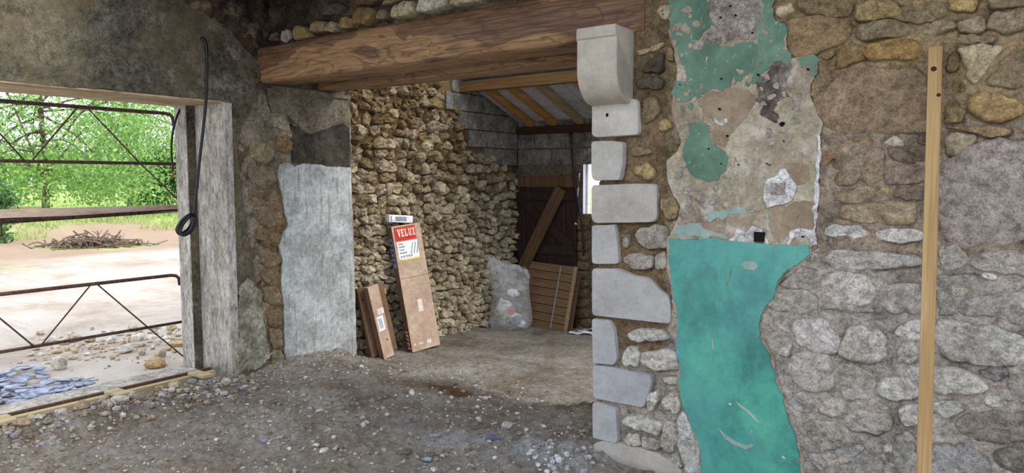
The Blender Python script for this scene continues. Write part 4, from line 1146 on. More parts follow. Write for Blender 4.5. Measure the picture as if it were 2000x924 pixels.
for i, (s, P) in enumerate(zip(seeds, cl)):
    if P is None or not rub_in(s[None])[0]: continue
    c = P.mean(0)
    k = rng.uniform(.80, .99)
    P = c + (P - c) * k
    hh = rng.uniform(.015, .075)
    V, Fs, _ = stone_geo(P, W_BACKL, h=hh, base=.05, N=10, prof=3, rough=.030, seed=300 + i, cha=0, jag=.10, tilt=.38, edge=.012, rs=17)
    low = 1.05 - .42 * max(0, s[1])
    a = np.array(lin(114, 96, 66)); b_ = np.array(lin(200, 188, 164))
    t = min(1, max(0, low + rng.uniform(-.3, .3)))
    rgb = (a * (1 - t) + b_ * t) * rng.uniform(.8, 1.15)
    q = pix(V)
    vis = q[:, 0].min() > 660
    stones.append((np.ptp(q[:, 0]) * np.ptp(q[:, 1]) * vis, V, Fs, rgb))
stones.sort(key=lambda t: -t[0])
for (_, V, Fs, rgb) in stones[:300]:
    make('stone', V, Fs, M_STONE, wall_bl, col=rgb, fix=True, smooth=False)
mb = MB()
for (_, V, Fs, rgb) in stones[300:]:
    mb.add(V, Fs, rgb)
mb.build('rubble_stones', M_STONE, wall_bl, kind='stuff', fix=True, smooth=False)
us = np.arange(4.4, 7.45, .02); vv = np.arange(-.4, 3.3, .02)
gu, gv, gf = grid_mesh(us, vv)
n3 = np.stack([gu, gv, gu * 0 + 5.5], 1)
dd = -.005 + .018 * fbm(n3, 9, 4, 101)
make('mortar_bed', W_BACKL.p3(np.stack([gu, gv], 1), dd), gf, M_MORTAR, wall_bl, col=lin(96, 78, 52))
mb = MB(); mb.box((-5.70, 4.49, -.5), (XB - .03, 7.8, 3.45), col=lin(110, 92, 66)); mb.build('wall_core', M_MORTAR, wall_bl, smooth=False)

def blocks(wall, parent, u0, u1, v0, v1, keep, d=.0, hgt=.2, ln=.5, bt=.05):
    r = 0
    v = v0
    while v < v1:
        u = u0 - (ln / 2 if r % 2 else 0) + rng.uniform(-.04, .04)
        while u < u1:
            a, b_ = max(u, u0), min(u + ln, u1)
            if b_ - a > .05:
                c = np.array([[(a + b_) / 2, v + hgt / 2], [a + .03, v + hgt / 2], [b_ - .03, v + hgt / 2]])
                k = keep(c)
                if k.any():
                    if not k[1]: a = c[0, 0] if k[0] else c[0, 0] + (b_ - c[0, 0]) * .3
                    if not k[2]: b_ = c[0, 0] if k[0] else b_ - (b_ - c[0, 0]) * .7
                    if b_ - a > .06:
                        g = .005
                        e = rng.uniform(-.003, .004)
                        lo = wall.p3(np.array([[a + g, v + g]]), -bt)[0]; hi = wall.p3(np.array([[b_ - g, v + hgt - g]]), d + .012 + e)[0]
                        V, Fs = box_geo(np.minimum(lo, hi), np.maximum(lo, hi), .004)
                        t = rng.uniform(.82, 1.12)
                        make('concrete_block', V, Fs, M_BLOCK, parent, col=(t, t * .99, t * .97), smooth=False)
            u += ln
        v += hgt
        r += 1
blocks(W_BACKL, wall_bl, 5.9, 7.39, 1.37, 3.2, lambda p: ~rub_in(p), d=.012)
us = np.arange(5.9, 7.42, .05); vv = np.arange(1.5, 3.3, .05)

# ------------------------------------------------------------------ back room: rear wall, door, window
wall_rear = empty('wall_rear')
tag(wall_rear, 'concrete block rear wall above an old plank door', 'wall', kind='structure')
WX0, WX1, WZ0, WZ1 = -4.335, -3.75, 1.06, 1.815
mb = MB(); C_ = lin(104, 96, 84)
V_ = [(x, y, z) for z in (-.5, 2.35) for x, y in ((-5.7, YB), (WX0, YB), (WX0 - .17, YB + .35), (-5.7, YB + .35))]
mb.add(V_, [(0, 1, 5, 4), (1, 2, 6, 5), (2, 3, 7, 6), (3, 0, 4, 7), (3, 2, 1, 0), (4, 5, 6, 7)], C_)
mb.box((WX0 - .17, YB + .001, -.5), (WX0, YB + .349, WZ0), col=C_); mb.box((WX0 - .17, YB + .001, WZ1), (WX0, YB + .349, 2.35), col=C_)
mb.box((WX1, YB, -.5), (XE, YB + .35, 2.35), col=C_)
mb.box((WX0, YB, -.5), (WX1, YB + .35, WZ0), col=C_)
mb.box((WX0, YB, WZ1), (WX1, YB + .35, 2.35), col=C_)
mb.build('wall_core', M_MORTAR, wall_rear, smooth=False)
blocks(W_REAR, wall_rear, -5.28, -3.0, 1.77, 2.35, lambda p: ~((p[:, 0] > WX0 - .0) & (p[:, 0] < WX1) & (p[:, 1] < WZ1)), d=.0, bt=.02)
blocks(W_REAR, wall_rear, WX1, -2.4, 1.17, 1.77, lambda p: p[:, 0] > -9, d=.0, bt=.02)
# rubble below the window
sd2 = []
v = -.3
while v < 1.02:
    u = -4.36
    while u < -3.0:
        w = rng.uniform(.10, .2)
        sd2.append((u + w / 2, v + .06 + rng.uniform(-.02, .02))); u += w
    v += .115
for i, (s, P) in enumerate(zip(np.array(sd2), cells(np.array(sd2), 1, .16))):
    if P is None: continue
    c = P.mean(0)
    V, Fs, _ = stone_geo(c + (P - c) * .92, W_REAR, h=rng.uniform(.015, .04), base=.04, N=10, prof=3, rough=.008, seed=1500 + i, cha=9, tilt=.08)
    make('stone', V, Fs, M_STONE, wall_rear, col=jit(lin(112, 96, 72), .12), fix=True)

win = empty('window_1')
tag(win, 'small bright window of the back room beside the plank door', 'window', kind='structure')
mb = MB()
t = .012
mb.add([(WX0 + .004, YB - .004, WZ0), (WX0 + .004, YB - .004, WZ1), (WX0 - .164, YB + .355, WZ1), (WX0 - .164, YB + .355, WZ0)], [(0, 1, 2, 3)]); mb.box((WX1 - t, YB - .005, WZ0), (WX1, YB + .36, WZ1))
mb.box((WX0, YB - .005, WZ1 - t), (WX1, YB + .36, WZ1))
mb.build('reveal', M_TIN, win, smooth=False)
mb = MB(); mb.box((WX0 - .01, YB - .04, WZ0 - .03), (WX1 + .01, YB + .36, WZ0 + .005), bev=.004); mb.build('sill', M_OLDPLANK, win, smooth=False)
mb = MB()
yy = YB + .33
for (a, b_) in (((WX0 - .15, WZ0), (WX0 - .11, WZ1)), ((WX1 - .05, WZ0), (WX1 - t, WZ1)), ((WX0 + t, WZ0), (WX1 - t, WZ0 + .05)), ((WX0 + t, WZ1 - .05), (WX1 - t, WZ1 - t)), (((WX0 + WX1) / 2 - .015, WZ0), ((WX0 + WX1) / 2 + .015, WZ1))):
    mb.box((a[0], yy - .02, a[1]), (b_[0], yy + .02, b_[1]))
mb.build('frame', M_TIN, win, smooth=False)
for k in range(2):
    a = WX0 - .11 if k == 0 else (WX0 + WX1) / 2 + .015
    b_ = (WX0 + WX1) / 2 - .015 if k == 0 else WX1 - .05
    mb = MB(); mb.box((a, yy - .003, WZ0 + .05), (b_, yy + .003, WZ1 - .05)); mb.build('pane', M_GLASS, win, smooth=False)

door = empty('door_1')
tag(door, 'dark red plank door with diagonal brace in the rear wall', 'door', kind='structure')
DX0, DX1, DZ0, DZ1 = -5.27, -4.385, -.22, 1.635
npl = 6
for k in range(npl):
    a = DX0 + (DX1 - DX0) * k / npl; b_ = DX0 + (DX1 - DX0) * (k + 1) / npl
    mb = MB(); mb.box((a + .003, YB - .055, DZ0), (b_ - .003, YB - .025, DZ1 - .13), bev=.003); mb.build('plank', M_DOOR, door, smooth=False)
def xbar(name, x0, z0, x1, z1, w, y0, y1, mat, parent, ext=0):
    d_ = np.array([x1 - x0, z1 - z0]); L = np.linalg.norm(d_); d_ /= L; n_ = np.array([-d_[1], d_[0]]) * w / 2
    q = [np.array([x0, z0]) - n_, np.array([x1, z1]) - n_, np.array([x1, z1]) + n_, np.array([x0, z0]) + n_]
    V = [(p[0], y, p[1]) for y in (y0, y1) for p in q]
    return make(name, V, [(0, 1, 2, 3), (7, 6, 5, 4), (0, 4, 5, 1), (1, 5, 6, 2), (2, 6, 7, 3), (3, 7, 4, 0)], mat, parent, smooth=False)
xbar('rail', DX0 + .02, 1.40, DX1 - .02, 1.40, .10, YB - .08, YB - .055, M_DOOR, door)
xbar('rail', DX0 + .02, .745, DX1 - .02, .745, .11, YB - .08, YB - .055, M_DOOR, door)
xbar('rail', DX0 + .02, .05, DX1 - .02, .05, .11, YB - .08, YB - .055, M_DOOR, door)
xbar('brace', DX0 + .06, 1.35, DX1 - .06, .80, .10, YB - .078, YB - .053, M_DOOR, door)
xbar('brace', DX0 + .06, .69, DX1 - .06, .10, .10, YB - .078, YB - .053, M_DOOR, door)
mb = MB(); mb.box((DX0 - .02, YB - .06, DZ1 - .13), (DX1 + .02, YB, DZ1), bev=.005); mb.build('head', M_OLDPLANK, door, smooth=False)

# ------------------------------------------------------------------ back room roof
ceil_b = empty('ceiling_rear')
tag(ceil_b, 'sloping lean-to roof with pine rafters and pale insulation boards', 'ceiling', kind='structure')
SL = (2.62 - 2.23) / (6.35 - 7.38)
def roof_z(y): return 2.62 + SL * (y - 6.35)
def sloped(name, x0, x1, y0, y1, t0, t1, mat, parent):
    mb = MB()
    V = [(x, y, roof_z(y) + t) for x in (x0, x1) for y in (y0, y1) for t in (t0, t1)]
    mb.add(V, [(0, 1, 3, 2), (4, 6, 7, 5), (0, 4, 5, 1), (2, 3, 7, 6), (0, 2, 6, 4), (1, 5, 7, 3)])
    return mb.build(name, mat, parent, smooth=False)
x = -5.30
rx = [-5.26, -4.83, -4.42, -4.05, -3.60, -3.15, -2.7, -2.25, -1.8, -1.35, -.9, -.45, 0.0]
rx = [-5.05, -4.72, -4.35, -3.88, -3.45, -3.0, -2.55, -2.1, -1.65]
for k, x in enumerate(rx):
    sloped('rafter', x - .035, x + .035, 6.365, 7.45, 0, .085, M_PINE_GREY if k == 2 else M_PINE, ceil_b)
for k in range(4):
    for j in range(2, 3):   # unseen upper part of the roof left open to bring daylight in
        x0 = -5.32 + k * 1.2; y0 = 4.2 + j * 1.0
        sloped('insulation_board', x0 + .004, min(x0 + 1.196, XE), y0 + .003, y0 + 1.30, .088 + rng.uniform(0, .004), .15, M_INSUL, ceil_b)
mb = MB(); mb.box((-5.34, 6.26, 2.575), (XE, 6.36, 2.69), bev=.004); mb.build('purlin', M_PINE_SHADED, ceil_b, smooth=False)
mb = MB(); mb.box((-5.26, YB - .06, 2.15), (XE, YB + .05, 2.245), bev=.004); mb.build('wall_plate', M_BEAM_DARK, ceil_b, smooth=False)
# unseen right end of the back room, left open to let daylight in
wr = empty('wall_rear_right')
tag(wr, 'post and head of the unseen back room end left open for daylight', 'wall', kind='structure')
mb = MB()
mb.box((XE - .15, 7.2, -.5), (XE, 7.4, 2.15)); mb.box((XE - .12, 4.49, 2.72), (XE, 6.3, 2.9))
mb.build('wall_core', M_ROOMDARK, wr, smooth=False)

# ------------------------------------------------------------------ the rest of the front room, behind and beside the camera
cl_ = empty('ceiling')
tag(cl_, 'boarded ceiling of the front room', 'ceiling', kind='structure')
mb = MB(); mb.box((-5.69, CEIL_Y0, 3.15), (3.0, 4.49, 3.25)); mb.build('boards', M_OLDPLANK, cl_, smooth=False)  # stops short of the camera; unseen roof there left open for daylight
ws = empty('wall_side')
tag(ws, 'rendered side wall of the front room with an unseen bay left open for daylight', 'wall', kind='structure')
mb = MB(); mb.box((3.0, -3.2, 2.6), (3.3, 4.49, 3.25)); mb.box((3.0, 3.0, -.5), (3.3, 4.49, 2.6)); mb.box((3.0, -3.2, -.5), (3.3, -2.2, 2.6)); mb.build('wall_core', M_ROOMDARK, ws, smooth=False)  # wide bay added in this unseen wall to light the room
# ------------------------------------------------------------------ things in the front room
def at(x, y, axis, val): return survey(x, y, axis, val)

# batten leaning against the dividing wall
p0, p1 = np.array([-.268, 2.93, float(floor_z(-.268, 2.93)[0])]), np.array([-.356, 3.505, 2.147])
L = np.linalg.norm(p1 - p0)
bat = empty('wooden_batten', p0)
zax = Vector((p1 - p0) / L); xax = Vector((1, .10, 0)); xax = (xax - zax * xax.dot(zax)).normalized(); yax = zax.cross(xax)
bat.rotation_euler = Matrix((xax, yax, zax)).transposed().to_euler()
V, Fs = box_geo((-.0255, -.016, 0), (.0255, .016, L), .003)
V[:, 0] += .004 * np.sin(V[:, 2] * 2)
make('bar', V, Fs, M_BATTEN, bat, smooth=False)
mb = MB(); mb.tube([(-.008, -.0165, L - .10), (-.008, -.0175, L - .10)], .011, 10); mb.build('knot', M_BEAM_DARK, bat)
mb = MB(); mb.tube([(.012, -.0165, L - .215), (.012, -.0175, L - .215)], .008, 10); mb.build('knot', M_BEAM_DARK, bat)
tag(bat, 'long yellow pine batten leaning upright against the rubble wall', 'batten')

# cable hanging down the concrete wall, coiled at its end
def wp(lst, X): return [at(x, y, 0, X) for (x, y) in lst]
cab = empty('black_cable', at(366, 455, 0, -5.06))
base = np.array(cab.location)
pts = wp([(397, 72), (402, 84), (404, 110), (404, 150), (402, 200), (397, 250), (390, 310), (385, 360), (381, 400), (379, 420)], -5.06)
pts[0] = pts[0] + np.array([-.028, 0, .0])
mb = MB(); mb.tube(np.array(spline(pts, 60)) - base, .0115, 8); mb.build('lead', M_RUBBER, cab)
c = at(366, 438, 0, -5.05)
for k in range(4):
    a = np.linspace(.3 * k, .3 * k + 5.9, 40)
    r1, r2 = .085 + .006 * (k % 2), .036 + .008 * (k % 3)
    tilt = .75 + .07 * k
    loop = [c + np.array([.012 * k - .02 + .012 * math.sin(2 * t), 0, 0]) + np.array([0, 1, 0]) * (r1 * math.cos(t) * math.cos(tilt) - r2 * math.sin(t) * math.sin(tilt)) + np.array([0, 0, 1]) * (r1 * math.cos(t) * math.sin(tilt) + r2 * math.sin(t) * math.cos(tilt)) for t in a]
    mb = MB(); mb.tube(np.array(loop) - base, .0115, 7); mb.build('loop', M_RUBBER, cab)
mb = MB(); mb.tube(np.array(wp([(374, 447), (378, 444), (379, 450)], -5.04)) - base, .004, 6); mb.build('bare_ends', M_COPPER, cab)
tag(cab, 'long black cable hanging down the concrete wall and looped at the end', 'cable')
pts = [at(363, 205, 0, -5.60), at(352, 230, 0, -5.60), at(344, 262, 0, -5.60), at(342, 295, 0, -5.60), at(345, 335, 0, -5.60)]
pts = [p + np.array([0, -.03, 0]) for p in pts]
cab2 = empty('cable_stub', pts[-1])
mb = MB(); mb.tube(np.array(spline(pts, 30)) - pts[-1], .009, 8); mb.build('lead', M_RUBBER, cab2)
for s in (-1, 0, 1):
    mb = MB(); mb.tube(spline([(0, 0, 0), (0, .006 * s, -.02), (.005 * s, .014 * s, -.05)], 6), .0035, 6); mb.build('bare_wire', M_COPPER, cab2)
tag(cab2, 'short black cable stub with bare copper ends hanging from the lintel', 'cable')

# timber in the threshold
mb = MB()
V, Fs = box_geo((-5.205, -1.0, .015), (-5.155, 3.12, .095), .004)
o = make('sill_timber', V, Fs, M_SILLWOOD, smooth=False); tag(o, 'long raw timber lying along the door threshold', 'timber')
def offcut(x, y, X, l, w, h, rz, label):
    p = at(x, y, 2, .10)
    mb = MB(); M = Matrix.Translation(Vector((p[0], p[1], .096))) @ Matrix.Rotation(rz, 4, 'Z')
    mb.box((-l / 2, -w / 2, 0), (l / 2, w / 2, h), M, bev=.003)
    o = mb.build('wood_offcut', M_SILLWOOD, smooth=False); tag(o, label, 'wood offcut')
offcut(230, 769, 0, .17, .10, .022, .1, 'flat wood offcut lying across the middle of the sill timber')
offcut(392, 733, 0, .20, .09, .022, .05, 'flat wood offcut on the sill timber beside the concrete jamb')
offcut(6, 822, 0, .16, .10, .022, .0, 'flat wood offcut on the sill timber far from the jamb')

# ------------------------------------------------------------------ cartons and leaning things in the back room
def frame_from(o, xd, zd):
    """orientation with local z along zd and local x close to xd"""
    z = Vector(zd).normalized(); x = Vector(xd); x = (x - z * x.dot(z)).normalized(); y = z.cross(x)
    return Matrix((x, y, z)).transposed().to_euler()

LET = {  # slab-serif capitals on a 0..1 box, as polygons
 'V': [[(0, 1), (.42, 1), (.42, .9), (.33, .9), (.55, .28), (.72, .9), (.64, .9), (.64, 1), (1, 1), (1, .9), (.92, .9), (.60, 0), (.42, 0), (.10, .9), (0, .9)]],
 'E': [[(0, 0), (.9, 0), (.9, .3), (.78, .3), (.74, .13), (.34, .13), (.34, .44), (.56, .44), (.58, .34), (.66, .34), (.66, .68), (.58, .68), (.56, .57), (.34, .57), (.34, .87), (.72, .87), (.76, .72), (.88, .72), (.88, 1), (0, 1), (0, .9), (.12, .9), (.12, .1), (0, .1)]],
 'L': [[(0, 0), (.9, 0), (.9, .36), (.78, .36), (.74, .13), (.36, .13), (.36, .9), (.5, .9), (.5, 1), (0, 1), (0, .9), (.13, .9), (.13, .1), (0, .1)]],
 'U': [[(0, 1), (.42, 1), (.42, .9), (.33, .9), (.33, .22), (.5, .1), (.66, .22), (.66, .9), (.56, .9), (.56, 1), (1, 1), (1, .9), (.86, .9), (.86, .18), (.68, 0), (.32, 0), (.12, .18), (.12, .9), (0, .9)]],
 'X': [[(0, 0), (.36, 0), (.36, .1), (.27, .1), (.48, .4), (.68, .1), (.6, .1), (.6, 0), (1, 0), (1, .1), (.9, .1), (.6, .52), (.86, .9), (.96, .9), (.96, 1), (.62, 1), (.62, .9), (.68, .9), (.52, .64), (.36, .9), (.43, .9), (.43, 1), (.04, 1), (.04, .9), (.13, .9), (.4, .5), (.1, .1), (0, .1)]],
}
def word(txt, w, h, gap=.16):
    """flat letters filling w x h, as 2d polygons"""
    n = len(txt); cw = w / (n + gap * (n - 1))
    out = []
    for i, ch in enumerate(txt):
        for P in LET[ch]:
            out.append([(i * cw * (1 + gap) + a * cw, b_ * h) for a, b_ in P])
    return out

def carton(name, p_near, p_far, thick, zd, length, mat, side_mat, label):
    """box standing on its short end: width along the wall, leaning with axis zd"""
    p_near, p_far = np.array(p_near), np.array(p_far)
    wv = p_far - p_near; W = np.linalg.norm(wv)
    o = empty(name, p_near)
    z = Vector(zd).normalized(); x = Vector(wv); x = (x - z * x.dot(z)).normalized(); y = z.cross(x)   # y points back to the wall
    o.rotation_euler = Matrix((x, y, z)).transposed().to_euler()
    V, Fs = box_geo((0, 0, 0), (W, thick, length), .003)
    make('body', V, Fs, mat, o, smooth=False)
    return o, W
def flat(name, polys, mat, parent, M, lift=.0012):
    V, Fs = [], []
    for P in polys:
        n = len(V)
        V += [tuple(M @ Vector((a, b_, 0))) for a, b_ in P]
        Fs.append(tuple(range(n, n + len(P))))
    o = make(name, V, Fs, mat, parent, smooth=False)
    return o
def rect(x0, y0, x1, y1): return [(x0, y0), (x1, y0), (x1, y1), (x0, y1)]

zf = lambda x, y: float(floor_z(x, y)[0])
# big roof-window carton
pn = at(806, 689, 2, -.12); pf = at(861, 679, 2, -.12)
zg = max(zf(pn[0], pn[1]), zf(pf[0], pf[1])) 
pn = at(806, 689, 2, zg); pf = at(861, 679, 2, zg)
top = at(764, 443, 0, -5.17)
big, BW = carton('flat_carton', pn, pf, .085, top - pn, np.linalg.norm(top - pn), M_CARD, M_CARD_DARK, '')
tag(big, 'tall brown cardboard carton with red printed label leaning against rubble wall', 'carton')
BL = float(np.linalg.norm(top - pn))
Mf = Matrix(((1, 0, 0, 0), (0, 0, -1, -.0015), (0, 1, 0, 0), (0, 0, 0, 1)))       # local (a,b) -> x,z on the front face
Ms = Matrix(((0, 0, -1, -.0015), (-1, 0, 0, .085), (0, 1, 0, 0), (0, 0, 0, 1)))   # on the near narrow side
Mf2 = Mf.copy(); Mf2[1][3] = -.0025
Mf3 = Mf.copy(); Mf3[1][3] = -.0032
Ms2 = Ms.copy(); Ms2[0][3] = -.0025
flat('narrow_side', [rect(.002, .003, .083, BL - .003)], M_CARD_DARK, big, Ms)
lab_r = flat('red_label', [rect(.02, BL - .155, BW * .80, BL - .015)], M_RED, big, Mf)
wd = word('VELUX', BW * .62, .075)
flat('lettering', [[(a + .055, b_ + BL - .115) for a, b_ in P] for P in wd], M_CREAM, lab_r, Mf2)
lab_w = flat('white_label', [rect(.03, BL - .34, BW * .80, BL - .165)], M_PAPER, big, Mf)
flat('yellow_strip', [rect(.05, BL - .355, BW * .80, BL - .34)], M_YELLOW, lab_w, Mf2)
flat('label_print', [rect(.045 + .0, BL - .195 - k * .03, .045 + w, BL - .182 - k * .03) for k, w in enumerate((.05, .07, .06, .085))] + [rect(.05 + k * .03, BL - .325, .07 + k * .03, BL - .305) for k in range(5)], M_GREYPRINT, lab_w, Mf2)
flat('label_drawing', [[(BW * .5 + k * .035, BL - .30), (BW * .5 + k * .035 + .012, BL - .30), (BW * .5 + k * .035 + .05, BL - .19), (BW * .5 + k * .035 + .038, BL - .19)] for k in range(3)], M_GREYPRINT, lab_w, Mf2)
flat('tape', [rect(BW * .45, BL * .30, BW * .62, BL * .40)], M_TAPE, big, Mf)
flat('tape', [rect(.01, BL * .58, BW - .01, BL * .583)], M_CARD_DARK, big, Mf)
for r_ in (rect(.03, .06, .055, .085), rect(.09, .06, .14, .08), rect(BW * .55, .05, BW * .7, .09)): flat('handling_mark', [r_], M_TAPE, big, Mf)
flat('side_label', [rect(.008, BL - .42, .07, BL - .12)], M_GREYPRINT, big, Ms2)
flat('side_print', [rect(.015, BL - .17 - k * .05, .06, BL - .15 - k * .05) for k in range(5)], M_BLUEINK, big, Ms if False else Matrix(((0, 0, -1, -.0032), (-1, 0, 0, .085), (0, 1, 0, 0), (0, 0, 0, 1))))
lab_d = flat('dark_red_label', [rect(.012, .01, .073, .24)], M_DARKRED, big, Ms2)
R90 = Matrix(((0, 0, -1, -.0034), (0, 1, 0, 0.022), (-1, 0, 0, .225), (0, 0, 0, 1)))
flat('side_lettering', [P for P in word('VELUX', .20, .042)], M_CREAM, lab_d, R90)
# small white packet lying on top of the carton
Mb = big.rotation_euler.to_matrix().to_4x4(); Mb.translation = big.location
q = Mb @ Vector((BW * .40, .045, BL + .03))
pk = empty('small_packet', q)
pk.rotation_euler = (0, math.radians(4), math.radians(76))
V, Fs = box_geo((-.15, -.04, 0), (.13, .04, .075), .008); make('body', V, Fs, M_PAPER, pk, smooth=True, sharp=40)
flat('label', [rect(-.08, .015, .05, .06)], M_GREYPRINT, pk, Matrix(((1, 0, 0, 0), (0, 0, -1, -.0415), (0, 1, 0, 0), (0, 0, 0, 1))))
flat('stripe', [rect(-.135, .01, -.12, .065)], M_GREYPRINT, pk, Matrix(((1, 0, 0, 0), (0, 0, -1, -.0415), (0, 1, 0, 0), (0, 0, 0, 1))))
tag(pk, 'small white packet lying on top of the tall cardboard carton', 'packet')
# two narrow cartons
def narrow(px_near, px_far, px_top, Xtop, thick, mat, side, label, z=-.10):
    pn = at(*px_near, 2, z); pf = at(*px_far, 2, z)
    zg = max(zf(pn[0], pn[1]), zf(pf[0], pf[1]))
    pn = at(*px_near, 2, zg); pf = at(*px_far, 2, zg); top = at(*px_top, 0, Xtop)
    o, W = carton('narrow_carton', pn, pf, thick, top - pn, np.linalg.norm(top - pn), mat, side, '')
    tag(o, label, 'carton')
    return o, W, float(np.linalg.norm(top - pn))
n1, w1, l1 = narrow((751, 703), (771, 697), (718, 562), -5.06, .06, M_CARD, M_CARD_DARK, 'narrow light cardboard carton with white shipping label')
flat('narrow_side', [rect(.002, .003, .058, l1 - .003)], M_CARD_DARK, n1, Matrix(((0, 0, -1, -.0015), (-1, 0, 0, .06), (0, 1, 0, 0), (0, 0, 0, 1))))
lab_s = flat('shipping_label', [rect(.02, l1 * .38, w1 * .75, l1 * .58)], M_PAPER, n1, Mf)
flat('barcode', [rect(.04 + .5 * w1 * 0 + .012 * k, l1 * .41, .046 + .012 * k, l1 * .55) for k in range(4)], M_GREYPRINT, lab_s, Mf2)
flat('tape', [rect(w1 * .35, l1 * .6, w1 - .003, l1 * .68)], M_TAPE, n1, Mf)
flat('punched_hole', [rect(w1 * .62, l1 * .23, w1 * .72, l1 * .25)], M_BLACK, n1, Mf2)
n2, w2, l2 = narrow((727, 699), (778, 689), (697, 565), -5.18, .045, M_CARD_DARK, M_CARD_DARK, 'wider dark brown cardboard carton behind the narrow light one')
flat('punched_hole', [rect(.03, l2 * .82, .045, l2 * .85)], M_BLACK, n2, Mf2)

# old slatted shutter leaning on the door
zgr = zf(-4.7, 7.1)
pl_, pr_ = at(1010, 634, 2, zgr), at(1101, 648, 2, zgr)
ptl = at(1006, 512, 1, 7.26)
sh = empty('old_shutter', pl_)
wv = pr_ - pl_; SW = float(np.linalg.norm(wv)) ; SH = .80
zv = Vector((.03, .20, .78)).normalized(); xv = Vector(wv); xv = (xv - zv * xv.dot(zv)).normalized(); yv = zv.cross(xv)
sh.rotation_euler = Matrix((xv, yv, zv)).transposed().to_euler()
nsl = 8
for k in range(nsl):
    a = SH * k / nsl
    V, Fs = box_geo((0, -.012, a + .003), (SW, .012, a + SH / nsl - .003), .003); make('board', V, Fs, M_SHUTTER, sh, smooth=False)
for fx in (.10, .74):
    V, Fs = box_geo((SW * fx, .012, .02), (SW * fx + .08, .034, SH - .02), .003); make('batten', V, Fs, M_OLDPLANK, sh, smooth=False)
V, Fs = box_geo((SW * .72, -.017, .03), (SW * .74, -.012, SH - .02), .001); make('strap_mark', V, Fs, M_GREYPRINT, sh, smooth=False)
V, Fs = box_geo((SW, -.016, 0), (SW + .035, .02, SH), .003); make('edge_rail', V, Fs, M_PINE_GREY, sh, smooth=False)
tag(sh, 'weathered board shutter leaning against the dark red door', 'shutter')
V, Fs = box_geo((0, .045, 0), (SW * 1.02, .062, SH * .9), .003)
p2 = empty('dark_board', pl_ + np.array([.06, .0, 0])); p2.rotation_euler = sh.rotation_euler
make('face', V, Fs, M_OLDPLANK, p2, smooth=False); tag(p2, 'plain dark board standing behind the weathered shutter', 'board')
# plank leaning across the door
pa, pb = np.array([-5.06, 7.28, .40]), at(1096, 368, 1, 7.30)
pl0 = at(1030, 505, 1, 7.27)
dirv = (pb - pl0); dirv[1] = 0.03; dirv /= np.linalg.norm(dirv)
foot = pl0 - dirv * .20
PL = float(np.linalg.norm(pb - foot))
pk2 = empty('loose_plank', foot)
zv = Vector(dirv); xv = Vector((1, 0, 0)); xv = (xv - zv * xv.dot(zv)).normalized(); yv = zv.cross(xv)
pk2.rotation_euler = Matrix((xv, yv, zv)).transposed().to_euler()
V, Fs = box_geo((-.075, -.016, 0), (.075, .016, PL), .003); make('board', V, Fs, M_OLDPLANK, pk2, smooth=False)
mb = MB(); mb.box((foot[0] - .05, foot[1] - .01, zf(foot[0], foot[1]) - .01), (foot[0] + .05, foot[1] + .06, foot[2] - .035), bev=.004); o = mb.build('timber_post', M_OLDPLANK, smooth=False); tag(o, 'short dark timber post behind the shutter propping the diagonal plank', 'timber')
tag(pk2, 'old plank leaning diagonally across the dark red door', 'plank')
# thin cable and white conduit on the rear wall
pts = [at(1115, 258, 1, YB - .07), at(1117, 300, 1, YB - .07), at(1121, 350, 1, YB - .09), at(1130, 400, 1, YB - .10), at(1136, 440, 1, YB - .09), at(1139, 480, 1, YB - .07), at(1140, 500, 1, YB - .05)]
mb = MB(); mb.tube(spline(pts, 40), .011, 7); o = mb.build('black_cable', M_RUBBER); tag(o, 'thin black cable dangling from the rear roof plate beside the door', 'cable')
mb = MB(); mb.tube([at(1132, 338, 1, YB - .03), at(1126, 410, 1, YB - .03), at(1119, 500, 1, YB - .03)], .009, 7); mb.tube([at(1126, 436, 1, YB - .05), at(1124, 438, 1, YB - .05)], .016, 7)
o = mb.build('white_conduit', M_TIN); tag(o, 'thin white conduit running up between door and window', 'conduit')

# clear sack of rubbish
bx, by = -4.98, 6.82
bz = zf(bx, by) - .004
bag = empty('rubbish_sack', (bx, by, bz), (0, 0, math.radians(36)))
prof_ = [(0, .15, 0), (.02, .23, 0), (.10, .255, -.01), (.22, .245, .0), (.36, .22, .01), (.50, .215, .0), (.60, .235, -.01), (.68, .25, -.02), (.745, .235, -.03), (.80, .22, -.04)]
Nn = 48
V = []
for k, (z, r, sx) in enumerate(prof_):
    for i in range(Nn):
        t = 2 * math.pi * i / Nn
        fold = 1 + .06 * math.sin(7 * t + 3 * z * 6) + .09 * float(fbm(np.array([[math.cos(t) * 2, math.sin(t) * 2, z * 5]]), 1, 3, 5)[0])
        flatn = 1 - .75 * max(0, (z - .55) / .25) if z > .55 else 1
        zz = z + (.07 * -math.cos(t) * (z > .65)) + .015 * math.sin(5 * t) * (z > .7)
        V.append((sx + r * fold * math.cos(t), r * .62 * fold * flatn * math.sin(t), zz))
Fs = [(k * Nn + i, k * Nn + (i + 1) % Nn, (k + 1) * Nn + (i + 1) % Nn, (k + 1) * Nn + i) for k in range(len(prof_) - 1) for i in range(Nn)] + [tuple(range(Nn))[::-1]]
make('film', V, Fs, M_FILM, bag)
tag(bag, 'clear plastic sack of rubbish standing in the corner of the back room', 'sack')
cols = [(M_PAPER, 5), (M_GREYPRINT, 2), (M_CARD, 2), (M_GYPSUM, 4), (M_DARKCEM, 2), (M_RED, 1)]
k = 0
labs = {M_PAPER.name: 'crumpled white paper inside the clear rubbish sack', M_GREYPRINT.name: 'crumpled grey printed wrapper inside the clear rubbish sack', M_CARD.name: 'scrap of brown card inside the clear rubbish sack',
        M_GYPSUM.name: 'pale crumpled packing foam inside the clear rubbish sack', M_DARKCEM.name: 'dark crumpled scrap inside the clear rubbish sack', M_RED.name: 'small orange red scrap inside the clear rubbish sack'}
ca, sa = math.cos(math.radians(36)), math.sin(math.radians(36))
